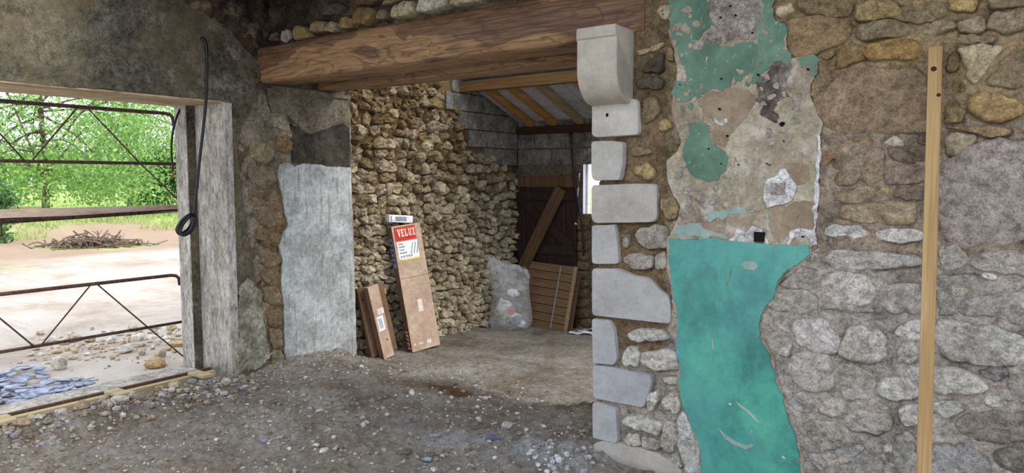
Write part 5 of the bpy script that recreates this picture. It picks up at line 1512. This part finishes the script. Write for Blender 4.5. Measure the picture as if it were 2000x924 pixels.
for (mt, n) in cols:
    for j in range(n):
        a = k * 2.4; r_ = .10 * (.4 + .6 * rng.random())
        lx, ly, lz = r_ * math.cos(a) * 1.3, -.02 - .05 * rng.random(), .08 + .44 * ((k * .618) % 1)
        bm = bmesh.new(); bmesh.ops.create_icosphere(bm, subdivisions=2, radius=.055)
        V = np.array([list(v.co) for v in bm.verts]); Fs = [tuple(v.index for v in f.verts) for f in bm.faces]; bm.free()
        V = V * (1 + .7 * fbm(V + k * 3, 14, 3, k)[:, None]) * np.array([1.25, .55, .8])
        W_ = np.stack([bx + ca * (V[:, 0] + lx) - sa * (V[:, 1] + ly), by + sa * (V[:, 0] + lx) + ca * (V[:, 1] + ly), bz + V[:, 2] + lz], 1)
        o = make('rubbish_scrap', W_, Fs, mt, smooth=False); tag(o, labs[mt.name], 'rubbish', 'rubbish in the clear sack')
        k += 1
# torn paper on the ground
p = at(1142, 652, 2, -.18)
for j, (dx, dy, s, rz) in enumerate([(0, 0, .12, .3), (-.06, .12, .09, 1.2)]):
    xs_ = np.linspace(-1, 1, 7)
    g1, g2, gf_ = grid_mesh(xs_ * s * 1.5, xs_ * s * .5)
    zz = .02 + .03 * fbm(np.stack([g1, g2, g1 * 0 + j], 1), 14, 2, j)
    c_, s_ = math.cos(rz), math.sin(rz)
    X = p[0] + dx + c_ * g1 - s_ * g2; Y = p[1] + dy + s_ * g1 + c_ * g2
    o = make('paper_scrap', np.stack([X, Y, floor_z(X, Y) + zz], 1), gf_, M_PAPER if j == 0 else M_GYPSUM)
    tag(o, 'torn white paper scrap on the ground below the small window' if j == 0 else 'creased grey paper scrap against the rear wall foot', 'paper')

# ------------------------------------------------------------------ loose stones on the floor
def rock_geo(r, seed, flat=.7, sub=2):
    bm = bmesh.new(); bmesh.ops.create_icosphere(bm, subdivisions=sub, radius=1)
    V = np.array([list(v.co) for v in bm.verts]); Fs = [tuple(v.index for v in f.verts) for f in bm.faces]; bm.free()
    R_ = np.random.default_rng(seed)
    for k in range(7):                                # knock off a few flats
        n = R_.normal(size=3); n /= np.linalg.norm(n)
        h = R_.uniform(.55, .85)
        e = V @ n
        V = V - np.where(e > h, e - h, 0)[:, None] * n
    V = V * (1 + .12 * fbm(V + seed, 2.5, 2, seed)[:, None])
    V = V * np.array([R_.uniform(.85, 1.3), R_.uniform(.75, 1.05), flat * R_.uniform(.8, 1.2)]) * r
    a = R_.uniform(0, 6.28); c_, s_ = math.cos(a), math.sin(a)
    V = np.stack([c_ * V[:, 0] - s_ * V[:, 1], s_ * V[:, 0] + c_ * V[:, 1], V[:, 2]], 1)
    return V, Fs
def rock(x, y, z, r, seed, rgb, label, group, name='loose_stone', mat=None, flat=.7, sink=.25, cat='stone'):
    V, Fs = rock_geo(r, seed, flat, 2 if r > .03 else 1)
    zmin = V[:, 2].min()
    V = V + np.array([x, y, z - zmin - sink * r])
    o = make(name, V, Fs, mat or M_STONE, col=rgb, smooth=r < .012)
    tag(o, label, cat, group)
    return o
# scattered pale stones traced from the survey: (px, py, width px, colour)
WHITE_ST = (206, 204, 200)
spots = [(805,772,20,WHITE_ST),(796,776,8,WHITE_ST),(748,800,12,WHITE_ST),(624,806,24,WHITE_ST),(604,800,14,(190,184,172)),(715,830,18,WHITE_ST),(527,828,12,WHITE_ST),(547,856,12,(196,190,180)),(565,880,14,WHITE_ST),(612,868,8,(196,186,170)),(633,884,22,(214,212,206)),(621,858,7,WHITE_ST),(666,876,18,(138,116,92)),(650,902,8,WHITE_ST),(500,914,8,WHITE_ST),(520,912,8,WHITE_ST),
 (932,798,12,WHITE_ST),(930,806,10,(190,180,166)),(934,819,14,WHITE_ST),(944,800,8,WHITE_ST),(1011,778,10,WHITE_ST),(1011,808,14,WHITE_ST),(990,842,26,(216,216,212)),(998,834,14,WHITE_ST),(1028,842,14,(208,208,206)),(1063,837,12,WHITE_ST),(976,848,10,(178,160,138)),(1015,855,14,(150,144,136)),(968,877,9,WHITE_ST),(967,896,12,(220,216,206)),(1050,876,14,(170,166,158)),(794,886,26,(136,130,118)),(790,906,16,(168,164,150)),(853,896,12,(150,130,108)),(848,920,20,(196,196,198)),(833,816,8,WHITE_ST),(843,806,6,WHITE_ST),(745,842,8,WHITE_ST),(760,734,6,WHITE_ST),(683,754,7,(200,180,150)),(881,736,6,WHITE_ST),(1016,798,6,WHITE_ST),(1130,886,20,(186,186,188)),(1092,912,22,(200,200,204)),(1075,920,18,(190,190,194)),(1110,922,18,(180,180,186)),(1150,912,20,(206,206,210)),(1118,900,14,(150,150,154)),(1065,902,12,(196,196,196)),(916,906,10,WHITE_ST),(896,918,10,WHITE_ST),(766,920,8,WHITE_ST),(1140,924,16,(176,176,182)),(700,812,6,WHITE_ST),(533,772,8,WHITE_ST),(493,738,9,(200,198,192)),(515,750,7,WHITE_ST),(590,748,6,(180,150,110)),(652,776,5,WHITE_ST)]
RR = random.Random(21)
for _ in range(46):
    spots.append((RR.uniform(1030, 1162), RR.uniform(872, 926), RR.choice((7, 9, 11, 14, 18)), RR.choice([(206, 206, 208), (186, 186, 190), (160, 158, 158), (216, 214, 210)])))
def scat(lst, label, group, k0, zoff=0, flat=.7):
    for i, (x, y, w, rgb) in enumerate(lst):
        hue = 'brown' if rgb[0] - rgb[2] > 30 else ('white' if rgb[0] > 192 else 'grey')
        siz = 'tiny' if w < 9 else ('small' if w < 15 else 'larger')
        plc = 'in the pale debris at the foot of the stone pier' if x > 1030 and y > 868 else 'scattered on the open dusty floor'
        label = f'{siz} {hue} loose stone {plc}'; group = f'{siz} {hue} stones {plc}'
        p = at(x, y, 2, 0.0)
        for _ in range(2):
            p = at(x, y, 2, zf(p[0], p[1]) + zoff)
        if p[1] > 3.5 and p[0] > -2.0: continue
        depth = (p - CC) @ FW
        r = w / F_PX * depth / 2 * .95
        rock(p[0], p[1], zf(p[0], p[1]), r, k0 + i, jit(lin(*rgb), .05), label, group, flat=flat)
scat(spots, 'pale loose stone scattered on the dusty floor', 'loose stones on the floor', 5000)
# rubble heaped along the sill timber
pile = []
R2 = random.Random(3)
for i in range(1500):
    if len(pile) >= 190: break
    t = R2.random()
    y = 1.1 + 2.15 * t if i > 40 else R2.uniform(1.2, 3.2)
    x = -5.10 + abs(R2.gauss(0, .15)) + .02
    if y > 3.0: x += .12 * R2.random()
    w = R2.choice((.02, .025, .03, .035, .04, .055, .065)) if t < .8 else R2.choice((.018, .024, .03, .035, .04))
    if x > -4.9: w = min(w, .03)
    if any((x - a) ** 2 + (y - b_) ** 2 < ((w + c_) * .78) ** 2 for a, b_, c_ in pile): continue
    pile.append((x, y, w))
cnames = [((176,168,158), 'beige'), ((160,150,138), 'grey brown'), ((190,184,176), 'pale'), ((146,134,120), 'dull brown'), ((168,150,128), 'tan'), ((150,150,160), 'blue grey')]
cset = [(176,168,158), (160,150,138), (190,184,176), (146,134,120), (168,150,128), (150,150,160)]
pile.sort(key=lambda q: -q[2])
nbig = len(pile)
for i in range(420):
    pile.append((-5.08 + abs(R2.gauss(0, .2)), R2.uniform(1.1, 3.18), R2.uniform(.008, .018)))
small = MB()
for i, (x, y, w) in enumerate(pile):
    x = min(x, -4.62); x = max(x, -5.14 + w)
    if i >= nbig:
        V, Fs = rock_geo(w, 6000 + i, .7, 1); small.add(V + np.array([x, y, zf(x, y) + .2 * w]), Fs, lin(*R2.choice(cset))); continue
    cn = R2.choice(cnames); sz = 'fist-sized' if w > .045 else ('egg-sized' if w > .028 else 'small')
    rock(x, y, zf(x, y) + .004, w, 6000 + i, jit(lin(*cn[0]), .08), f'{sz} {cn[1]} rubble stone heaped on the floor along the sill timber', f'{sz} {cn[1]} rubble along the sill timber', sink=.35, name='rubble_stone')
o = small.build('small_rubble', M_STONE, smooth=False); tag(o, 'small rubble filling between the stones along the sill timber', 'rubble', kind='stuff')
# slate pieces and a pipe end
def shard(px, py, w, h, rz, rgb, label, z=None, tilt=.12, group=None, seed=0, name='slate_shard'):
    p = at(px, py, 2, 0 if z is None else z)
    zz = zf(p[0], p[1]) if z is None else z
    R_ = random.Random(seed)
    n = 6
    q = [(w / 2 * (1 if i in (0, 1, 5) else -1) * R_.uniform(.6, 1) if n == 4 else w / 2 * math.cos(6.283 * i / n + .3) * R_.uniform(.75, 1.2), h / 2 * math.sin(6.283 * i / n + .3) * R_.uniform(.75, 1.2)) for i in range(n)]
    M = Matrix.Translation(Vector((p[0], p[1], zz + .012))) @ Matrix.Rotation(rz, 4, 'Z') @ Matrix.Rotation(tilt, 4, 'X')
    V = [tuple(M @ Vector((a, b_, s * .004))) for s in (-1, 1) for a, b_ in q]
    Fs = [tuple(range(n))[::-1], tuple(range(n, 2 * n))] + [(i, (i + 1) % n, n + (i + 1) % n, n + i) for i in range(n)]
    o = make(name, V, Fs, M_SLATE, col=rgb, smooth=False); tag(o, label, 'slate', group)
    return o
p = at(962, 863, 2, zf(-2.6, 3.4)); M = Matrix.Translation(Vector((p[0], p[1], zf(p[0], p[1]) + .012))) @ Matrix.Rotation(.62, 4, 'Z') @ Matrix.Rotation(.1, 4, 'X')
mb = MB(); mb.box((-.045, -.03, -.004), (.045, .03, .008), M, col=(.45, .45, .5), bev=.002); o = mb.build('slate_tile', M_SLATE, smooth=False); tag(o, 'small dark rectangular slate tile on the dusty floor', 'slate')
p = at(849, 855, 2, 0); a = np.array([p[0] - .03, p[1] - .02, zf(p[0], p[1]) + .014]); b_ = a + np.array([.055, .045, .004])
mb = MB(); mb.tube([a, b_], .012, 10); o = mb.build('pipe_offcut', M_GREYPRINT); tag(o, 'short grey pipe offcut on the dusty floor', 'pipe')
shard(835, 896, .06, .045, .5, (.9, .95, 1.05), 'small blue grey slate chip lying among white stones', seed=4)
shard(515, 862, .035, .025, .5, (.7, .75, 1.0), 'small violet slate chip on the floor near the white wall', seed=5)
shard(170, 774, .09, .05, 1.2, (1.05, 1.05, 1.1), 'pale blue slate piece standing in the sill rubble', seed=6, tilt=.9)
# grit too fine to count
mb = MB()
g = np.random.default_rng(5)
M_ = 9000
gx = g.uniform(-5.08, -1.6, M_); gy = g.uniform(1.3, 4.9, M_)
dens = np.clip(.5 + .9 * fbm(np.stack([gx, gy, gx * 0], 1), 2.2, 3, 15) + .5 * np.exp(-((gx + 2.3) / .45) ** 2 - ((gy - 3.4) / .35) ** 2) + .5 * np.exp(-((gx + 4.9) / .25) ** 2), .05, 1) * (1 - .85 * (gy > 4.3))
keep = (g.random(M_) < dens) & ~((gx > -2.0) & (gy > 3.5))
gx, gy = gx[keep], gy[keep]
gz = floor_z(gx, gy)
bm = bmesh.new(); bmesh.ops.create_icosphere(bm, subdivisions=1, radius=1)
IV = np.array([list(v.co) for v in bm.verts]); IF = np.array([[v.index for v in f.verts] for f in bm.faces]); bm.free()
n = len(gx)
r = g.gamma(2.0, .0026, n) + .003
S = r[:, None, None] * g.uniform(.6, 1.3, (n, 1, 3)) * np.array([1, 1, .75])
VV = IV[None] * S * (1 + .25 * g.normal(size=(n, len(IV), 1)) * .6) + np.stack([gx, gy, gz + r * .3], 1)[:, None]
FF = (IF[None] + (np.arange(n) * len(IV))[:, None, None]).reshape(-1, 3)
pal = np.array([lin(*c_) for c_ in [(206, 202, 196), (170, 160, 148), (146, 130, 112), (190, 182, 172), (150, 148, 150), (156, 138, 118)]])
cc = np.repeat(pal[g.integers(0, len(pal), n)], len(IV), 0)
o = make('floor_grit', VV.reshape(-1, 3), FF, M_STONE, col=cc, smooth=False)
tag(o, 'fine grit and pebbles littering the earth floor', 'grit', kind='stuff')
# ------------------------------------------------------------------ yard
def yard_z(x, y):
    x = np.atleast_1d(np.asarray(x, float)); y = np.atleast_1d(np.asarray(y, float))
    p = np.stack([x, y, x * 0], 1)
    return -.12 - .08 * sstep(-6.5, -9, x) + .05 * fbm(p, .5, 3, 5) + .025 * fbm(p, 3, 4, 6) * sstep(-40, -8, x) + .35 * np.exp(-((x + 26) / 2.5) ** 2) * (1 + .5 * fbm(p, .6, 2, 9)) + .9 * sstep(-30, -120, x)
xs = -5.72 - np.concatenate([np.arange(0, 6, .04), np.geomspace(6, 150, 130)])
ys = np.concatenate([np.arange(-12, 0, .6), np.arange(0, 8, .06), np.geomspace(8, 110, 110)])
gx, gy, gf = grid_mesh(xs[::-1], ys)
n3 = np.stack([gx, gy, gx * 0], 1)
gr = sstep(-21, -25, gx + 4 * fbm(n3, .25, 3, 15))
gr = np.maximum(gr, sstep(.15, .45, fbm(n3, .35, 4, 16)) * sstep(-14, -18, gx))
gr = gr * (1 - .8 * sstep(.0, .35, fbm(n3, .5, 3, 18)) * sstep(-34, -24, gx))
yd = make('ground', np.stack([gx, gy, yard_z(gx, gy)], 1), gf[:, ::-1], M_YARD, col=np.stack([gr, np.clip(sstep(-15, -20, gx + 3 * fbm(n3, .3, 3, 19)) * .85, 0, 1), gr * 0], 1), center=False)
tag(yd, 'bare earth yard running out to a green meadow', 'ground', kind='structure')
yz = lambda x, y: float(yard_z(x, y)[0])

# meadow grass
g = np.random.default_rng(9)
n = 16000
t = g.random(n)
dist = 19 + 45 * t ** 1.6
px_ = g.uniform(-60, 420, n)
D = np.stack([ray(a, 462)[:2] for a in px_]); D /= np.linalg.norm(D, axis=1)[:, None]
bx_, by_ = (D * dist[:, None]).T
keepg = (fbm(np.stack([bx_, by_, bx_ * 0], 1), .25, 3, 15) * 4 + bx_ < -22) & (bx_ < -17) & (bx_ > -70)
bx_, by_ = bx_[keepg], by_[keepg]; n = len(bx_)
bz_ = yard_z(bx_, by_)
h = g.uniform(.08, .28, n); a = g.uniform(0, 6.28, n); w = g.uniform(.012, .035, n)
V = np.zeros((n, 3, 3))
V[:, 0] = np.stack([bx_ + np.cos(a) * w, by_ + np.sin(a) * w, bz_ - .02], 1); V[:, 1] = np.stack([bx_ - np.cos(a) * w, by_ - np.sin(a) * w, bz_ - .02], 1)
V[:, 2] = np.stack([bx_ + g.normal(0, .06, n), by_ + g.normal(0, .06, n), bz_ + h], 1)
o = make('meadow_grass', V.reshape(-1, 3), np.arange(n * 3).reshape(-1, 3), M_GRASS, smooth=False)
tag(o, 'long green meadow grass beyond the bare yard', 'grass', kind='stuff')

# trees and bushes
def tree(name, base, height, blobs, nleaf, mat, label, cat, group=None, seed=1, leaf=.16, trunk=.16, droop=.0, ntw=26):
    g = np.random.default_rng(seed)
    o = empty(name, base)
    tag(o, label, cat, group)
    mb = MB()
    zt = height * .55
    mb.tube(spline([(0, 0, -.2), (.1, .05, zt * .4), (-.1, .1, zt * .8), (0, 0, zt * 1.3)], 14), np.linspace(trunk, trunk * .35, 15), 8)
    cs = np.array([b[:3] for b in blobs]); rs = np.array([b[3:] for b in blobs])
    for k in range(ntw):
        i = g.integers(len(blobs))
        q = cs[i] + rs[i] * g.uniform(-.8, .8, 3)
        s = np.array([0, 0, zt * g.uniform(.3, 1.2)])
        mid = (s + q) / 2 + np.array([0, 0, .4])
        mb.tube(spline([s, mid, q], 10), np.linspace(trunk * .3, .012, 11), 5)
    mb.build('branches', M_BARK, o)
    vol = rs.prod(1) ** .67
    idx = g.choice(len(blobs), nleaf, p=vol / vol.sum())
    d_ = g.normal(size=(nleaf, 3)); d_ /= np.linalg.norm(d_, axis=1)[:, None]
    rad = g.random(nleaf) ** .55
    # clumps
    P = cs[idx] + d_ * rad[:, None] * rs[idx]
    ncl = max(30, nleaf // 60)
    cen = P[g.integers(0, nleaf, ncl)]
    cl = g.integers(0, ncl, nleaf)
    P = cen[cl] + (P - cs[idx]) * .02 + g.normal(size=(nleaf, 3)) * np.array([.30, .30, .20]) * (height / 7)
    P[:, 2] -= droop * g.random(nleaf)
    P[:, 2] = np.maximum(P[:, 2], .05)
    ax = g.normal(size=(nleaf, 3)); ax[:, 2] -= .6; ax /= np.linalg.norm(ax, axis=1)[:, None]
    b2 = np.cross(ax, g.normal(size=(nleaf, 3))); b2 /= np.linalg.norm(b2, axis=1)[:, None]
    L = leaf * g.uniform(.6, 1.4, nleaf)[:, None]
    V = np.stack([P, P + ax * L * .5 + b2 * L * .26, P + ax * L, P + ax * L * .5 - b2 * L * .26], 1).reshape(-1, 3)
    make('foliage', V, np.arange(nleaf * 4).reshape(-1, 4), mat, o, smooth=False, kind='stuff')
    return o
def yp(px, dist):
    d = ray(px, 462); d = d[:2] / np.linalg.norm(d[:2]); q = d * dist
    return np.array([q[0], q[1], yz(q[0], q[1])])
tree('meadow_tree', yp(90, 33), 9, [(0, 0, 4.6, 4.2, 4.2, 2.4), (-2.5, -2, 4.2, 2.6, 2.6, 2.2), (2.4, 2.2, 4.0, 2.6, 2.6, 2.2), (1, 1, 2.6, 3.2, 3.2, 1.2), (0, 0, 7, 3.4, 3.4, 2), (-1.5, -1.5, 2.4, 2.2, 2.2, 1), (0, 0, 1.9, 3.6, 3.6, .8), (2, 2, 1.9, 2.6, 2.6, .8)], 19000, M_LEAF, 'large light green tree with drooping boughs in the meadow', 'tree', seed=3, leaf=.15, droop=.7)
tree('meadow_tree', yp(255, 40), 8, [(0, 0, 4.4, 3.0, 3.0, 2.6), (1.2, 1.5, 3.4, 2.4, 2.4, 2.2), (-1.2, -1, 2.6, 2.2, 2.2, 1.6), (.5, .5, 6.6, 2.4, 2.4, 2)], 11000, M_LEAF, 'rounder light green tree standing beyond the drooping one', 'tree', seed=5, leaf=.17, droop=.3)
tree('dark_bush', yp(350, 36), 5, [(0, 0, 1.9, 1.7, 1.7, 1.6), (.8, .6, 2.9, 1.3, 1.3, 1.1), (-.6, -.6, 1.3, 1.2, 1.2, 1.1)], 8000, M_LEAF_DARK, 'dark green bush beside the gate end of the meadow', 'bush', seed=6, leaf=.15)
tree('dark_bush', yp(-6, 24), 2.4, [(0, 0, .6, .42, .42, .6), (.1, .1, 1.2, .3, .3, .4)], 1600, M_LEAF_DARK, 'small dark shrub at the yard edge', 'bush', seed=7, leaf=.12, trunk=.04, ntw=8)
for k, (px, dd, hh) in enumerate([(-40, 95, 5.5), (70, 112, 5.5), (160, 92, 5.5), (265, 108, 6), (370, 90, 5.6)]):
    tree('hedge_tree', yp(px, dd), hh, [(0, 0, hh * .5, 3.2, 3.2, hh * .45), (1.5, 1.2, hh * .42, 2.4, 2.4, hh * .4), (-1.5, -1.2, hh * .4, 2.4, 2.4, hh * .38)], 3600, M_LEAF if k % 2 else M_LEAF_DARK, 'distant light green hedgerow tree at the far edge of the meadow' if k % 2 else 'distant dark green hedgerow tree at the far edge of the meadow', 'tree', 'light far hedgerow trees' if k % 2 else 'dark far hedgerow trees', seed=20 + k, leaf=.6, ntw=6)

# ------------------------------------------------------------------ gate at the outer face of the opening
GX = -5.775
gate = empty('metal_gate', (GX, 3.2, 0))
tag(gate, 'rusty tubular steel gate with zigzag bracing across the opening', 'gate')
def gz(x, y): return at(x, y, 0, GX)
def gbar(name, pts, r, mat=M_RUST, n=8):
    P = np.array(pts) - np.array(gate.location)
    mb = MB(); mb.tube(P, r, n); return mb.build(name, mat, gate)
Y0 = -1.2
zr = [gz(0, 197)[2], gz(0, 314)[2], 1.303, gz(0, 575)[2], gz(0, 688)[2]]
yend = gz(336, 222)[1]
def rail(z, r, bend=None):
    pts = [(GX, Y0, z), (GX, yend - .06, z)]
    if bend: pts += [(GX, yend - .02, z + bend * .008), (GX, yend + .005, z + bend * .03), (GX, yend + .012, z + bend * .09)]
    return pts
gbar('rail', rail(zr[0], .015, -1), .015)
gbar('rail', [(GX, Y0, zr[1]), (GX, yend + .06, zr[1])], .013)
gbar('rail', rail(zr[3], .014, -1), .014)
gbar('rail', [(GX, Y0, zr[4]), (GX, yend + .06, zr[4])], .012)
gbar('rail', [(GX, Y0, 1.303 - .08), (GX, yend + .06, 1.345)], .020, M_RUSTDARK)
def zig(pxs, upper, lower):
    for (x0, x1, up) in pxs:
        y0_, y1_ = x0, x1
        gbar('brace', [(GX + .012, y0_, lower if up else upper), (GX + .012, y1_, upper if up else lower)], .006)
def py(x, y): return gz(x, y)[1]
a_, b_, c_ = py(160, 215), py(60, 312), py(272, 318)
per = (a_ - b_)
gbar('brace', [(GX + .012, b_, zr[1]), (GX + .012, a_ - .03, zr[0])], .006)
gbar('brace', [(GX + .012, a_ + .03, zr[0]), (GX + .012, c_, zr[1])], .006)
gbar('brace', [(GX + .012, c_, zr[1]), (GX + .012, py(352, 396), gz(352, 396)[2])], .006)
gbar('brace', [(GX + .012, b_ - .04, zr[1]), (GX + .012, b_ - per, zr[0])], .006)
a2, b2_, c2 = py(182, 556), py(78, 672), py(288, 640)
gbar('brace', [(GX + .012, b2_, zr[4]), (GX + .012, a2 - .02, zr[3])], .006)
gbar('brace', [(GX + .012, a2 + .02, zr[3]), (GX + .012, c2, zr[4])], .006)
gbar('brace', [(GX + .012, c2, zr[4]), (GX + .012, py(364, 702), gz(364, 702)[2])], .006)
gbar('brace', [(GX + .012, b2_ - .04, zr[4]), (GX + .012, b2_ - (a2 - b2_), zr[3])], .006)
gbar('end_post', [(GX, yend + .07, .12), (GX, yend + .07, zr[0])], .014)
# weathered board fixed above the middle rail
V = []
za0, za1 = gz(0, 426)[2], gz(348, 414)[2]; zb0, zb1 = gz(0, 409)[2], gz(348, 398)[2]
ya, yb = py(0, 420), py(348, 405)
sl = (za1 - za0) / (yb - ya)
ye = yend + .06
for yv in (Y0, ye):
    for xv in (GX - .016, GX + .016):
        for zv in (za0 + sl * (yv - ya), zb0 + sl * (yv - ya)):
            V.append((xv - gate.location[0], yv - gate.location[1], zv))
make('board', V, [(0, 1, 3, 2), (4, 6, 7, 5), (0, 4, 5, 1), (2, 3, 7, 6), (0, 2, 6, 4), (1, 5, 7, 3)], M_WEATHERED, gate, smooth=False)

# ------------------------------------------------------------------ rubble, slates, brushwood and boards in the yard
g = random.Random(12)
def yrock(px, py_, w, rgb, label, group, flat=.7, k=0):
    p = at(px, py_, 2, -.2)
    for _ in range(3): p = at(px, py_, 2, yz(p[0], p[1]))
    depth = (p - CC) @ FW
    rock(p[0], p[1], yz(p[0], p[1]), w / F_PX * depth / 2, 8000 + k, jit(lin(*rgb), .06), label, group, flat=flat, sink=.2, name='yard_stone')
yrock(116, 722, 34, (222, 214, 204), 'pale upright stone block lying in the yard rubble', None, 1.1, 1)
yrock(305, 716, 46, (200, 170, 130), 'large tan broken stone beside the gate', None, .45, 2)
yrock(70, 722, 34, (206, 196, 182), 'flat pale stone slab beside the upright block', None, .2, 3)
k = 10
yl = []
YC = [(c_, n_ + ' broken stone in the rubble spread outside the gate', 'yard rubble, ' + n_) for c_, n_ in (((226, 214, 194), 'cream'), ((216, 200, 174), 'tan'), ((206, 194, 178), 'greyish'), ((202, 178, 144), 'ochre'), ((234, 228, 218), 'whitish'))]
for i in range(700):
    if len(yl) > 150: break
    t = g.random()
    px = g.uniform(60, 352); pyy = g.gauss(662 + (352 - px) * .10, 12)
    if pyy > 705 or pyy < 632: continue
    ww = g.choice((8, 10, 12, 14, 18, 24, 30))
    if any(abs(px - a) < (ww + c_) * .42 and abs(pyy - b_) < (ww + c_) * .16 for a, b_, c_ in yl): continue
    yl.append((px, pyy, ww)); k += 1
    yrock(px, pyy, ww, *YC[g.randrange(5)], g.choice((.45, .6, .8)), k)
    continue
for i in range(26):
    k += 1
    yrock(g.uniform(-10, 330), g.uniform(700, 735), g.choice((5, 6, 8, 12)), g.choice([(214, 202, 184), (196, 184, 168)]), 'small stone chip on the bare earth outside the gate', 'yard stone chips', .5, k)
for i in range(150):
    px, pyy = g.uniform(-30, 185), g.gauss(762, 16)
    if pyy < 728 or pyy > 800 or px > 190 - abs(pyy - 755) * 1.5: px *= .5
    t = g.uniform(.85, 1.25)
    p = at(px, pyy, 2, -.12)
    if p[0] > -5.80: continue
    shard(px, pyy, g.uniform(.07, .19), g.uniform(.05, .11), g.uniform(0, 3.1), (t, t, t * 1.03), 'broken blue slate in the heap outside the threshold', yz(p[0], p[1]) + g.uniform(0, .05), g.uniform(-.25, .25), 'broken slate heap', 9000 + i)
p = at(182, 474, 2, -.1)
c = np.array([p[0], p[1], yz(p[0], p[1])])
mb = MB(); gg = np.random.default_rng(8)
for i in range(260):
    a = gg.normal(0, 1, 2) * np.array([.42, .42])
    along = np.array([RT[0], RT[1]]) * a[0] * 1.3 + np.array([FW[0], FW[1]]) * a[1] * .6
    q = np.array([c[0] + along[0], c[1] + along[1], 0]); q[2] = yz(q[0], q[1]) + abs(gg.normal(0, .10)) * max(0, 1.2 - abs(a[0]))
    dv = gg.normal(size=3) * np.array([.18, .18, .10])
    mb.tube(spline([q - dv, q + gg.normal(0, .06, 3), q + dv], 4), np.linspace(.024, .010, 5), 4)
o = mb.build('brushwood_heap', M_TWIG, kind='stuff'); tag(o, 'heap of dead branches at the edge of the yard', 'branches', kind='stuff')
for i in range(4):
    p = at(30 + 6 * i, 408, 2, -.05); 
    d2 = 38.0; q = CC + ray(20 + 12 * i, 404) * d2
    zt = yz(q[0], q[1])
    mb = MB(); M = Matrix.Translation(Vector((q[0], q[1], zt + .02 + .07 * i))) @ Matrix.Rotation(YAW + .1 * i - .1, 4, 'Z')
    mb.box((-1.1, -.11, 0), (1.1, .11, .06), M); o = mb.build('stacked_board', M_SILLWOOD, smooth=False); tag(o, 'pale board in the stack at the meadow edge', 'board', 'boards stacked at the meadow edge')
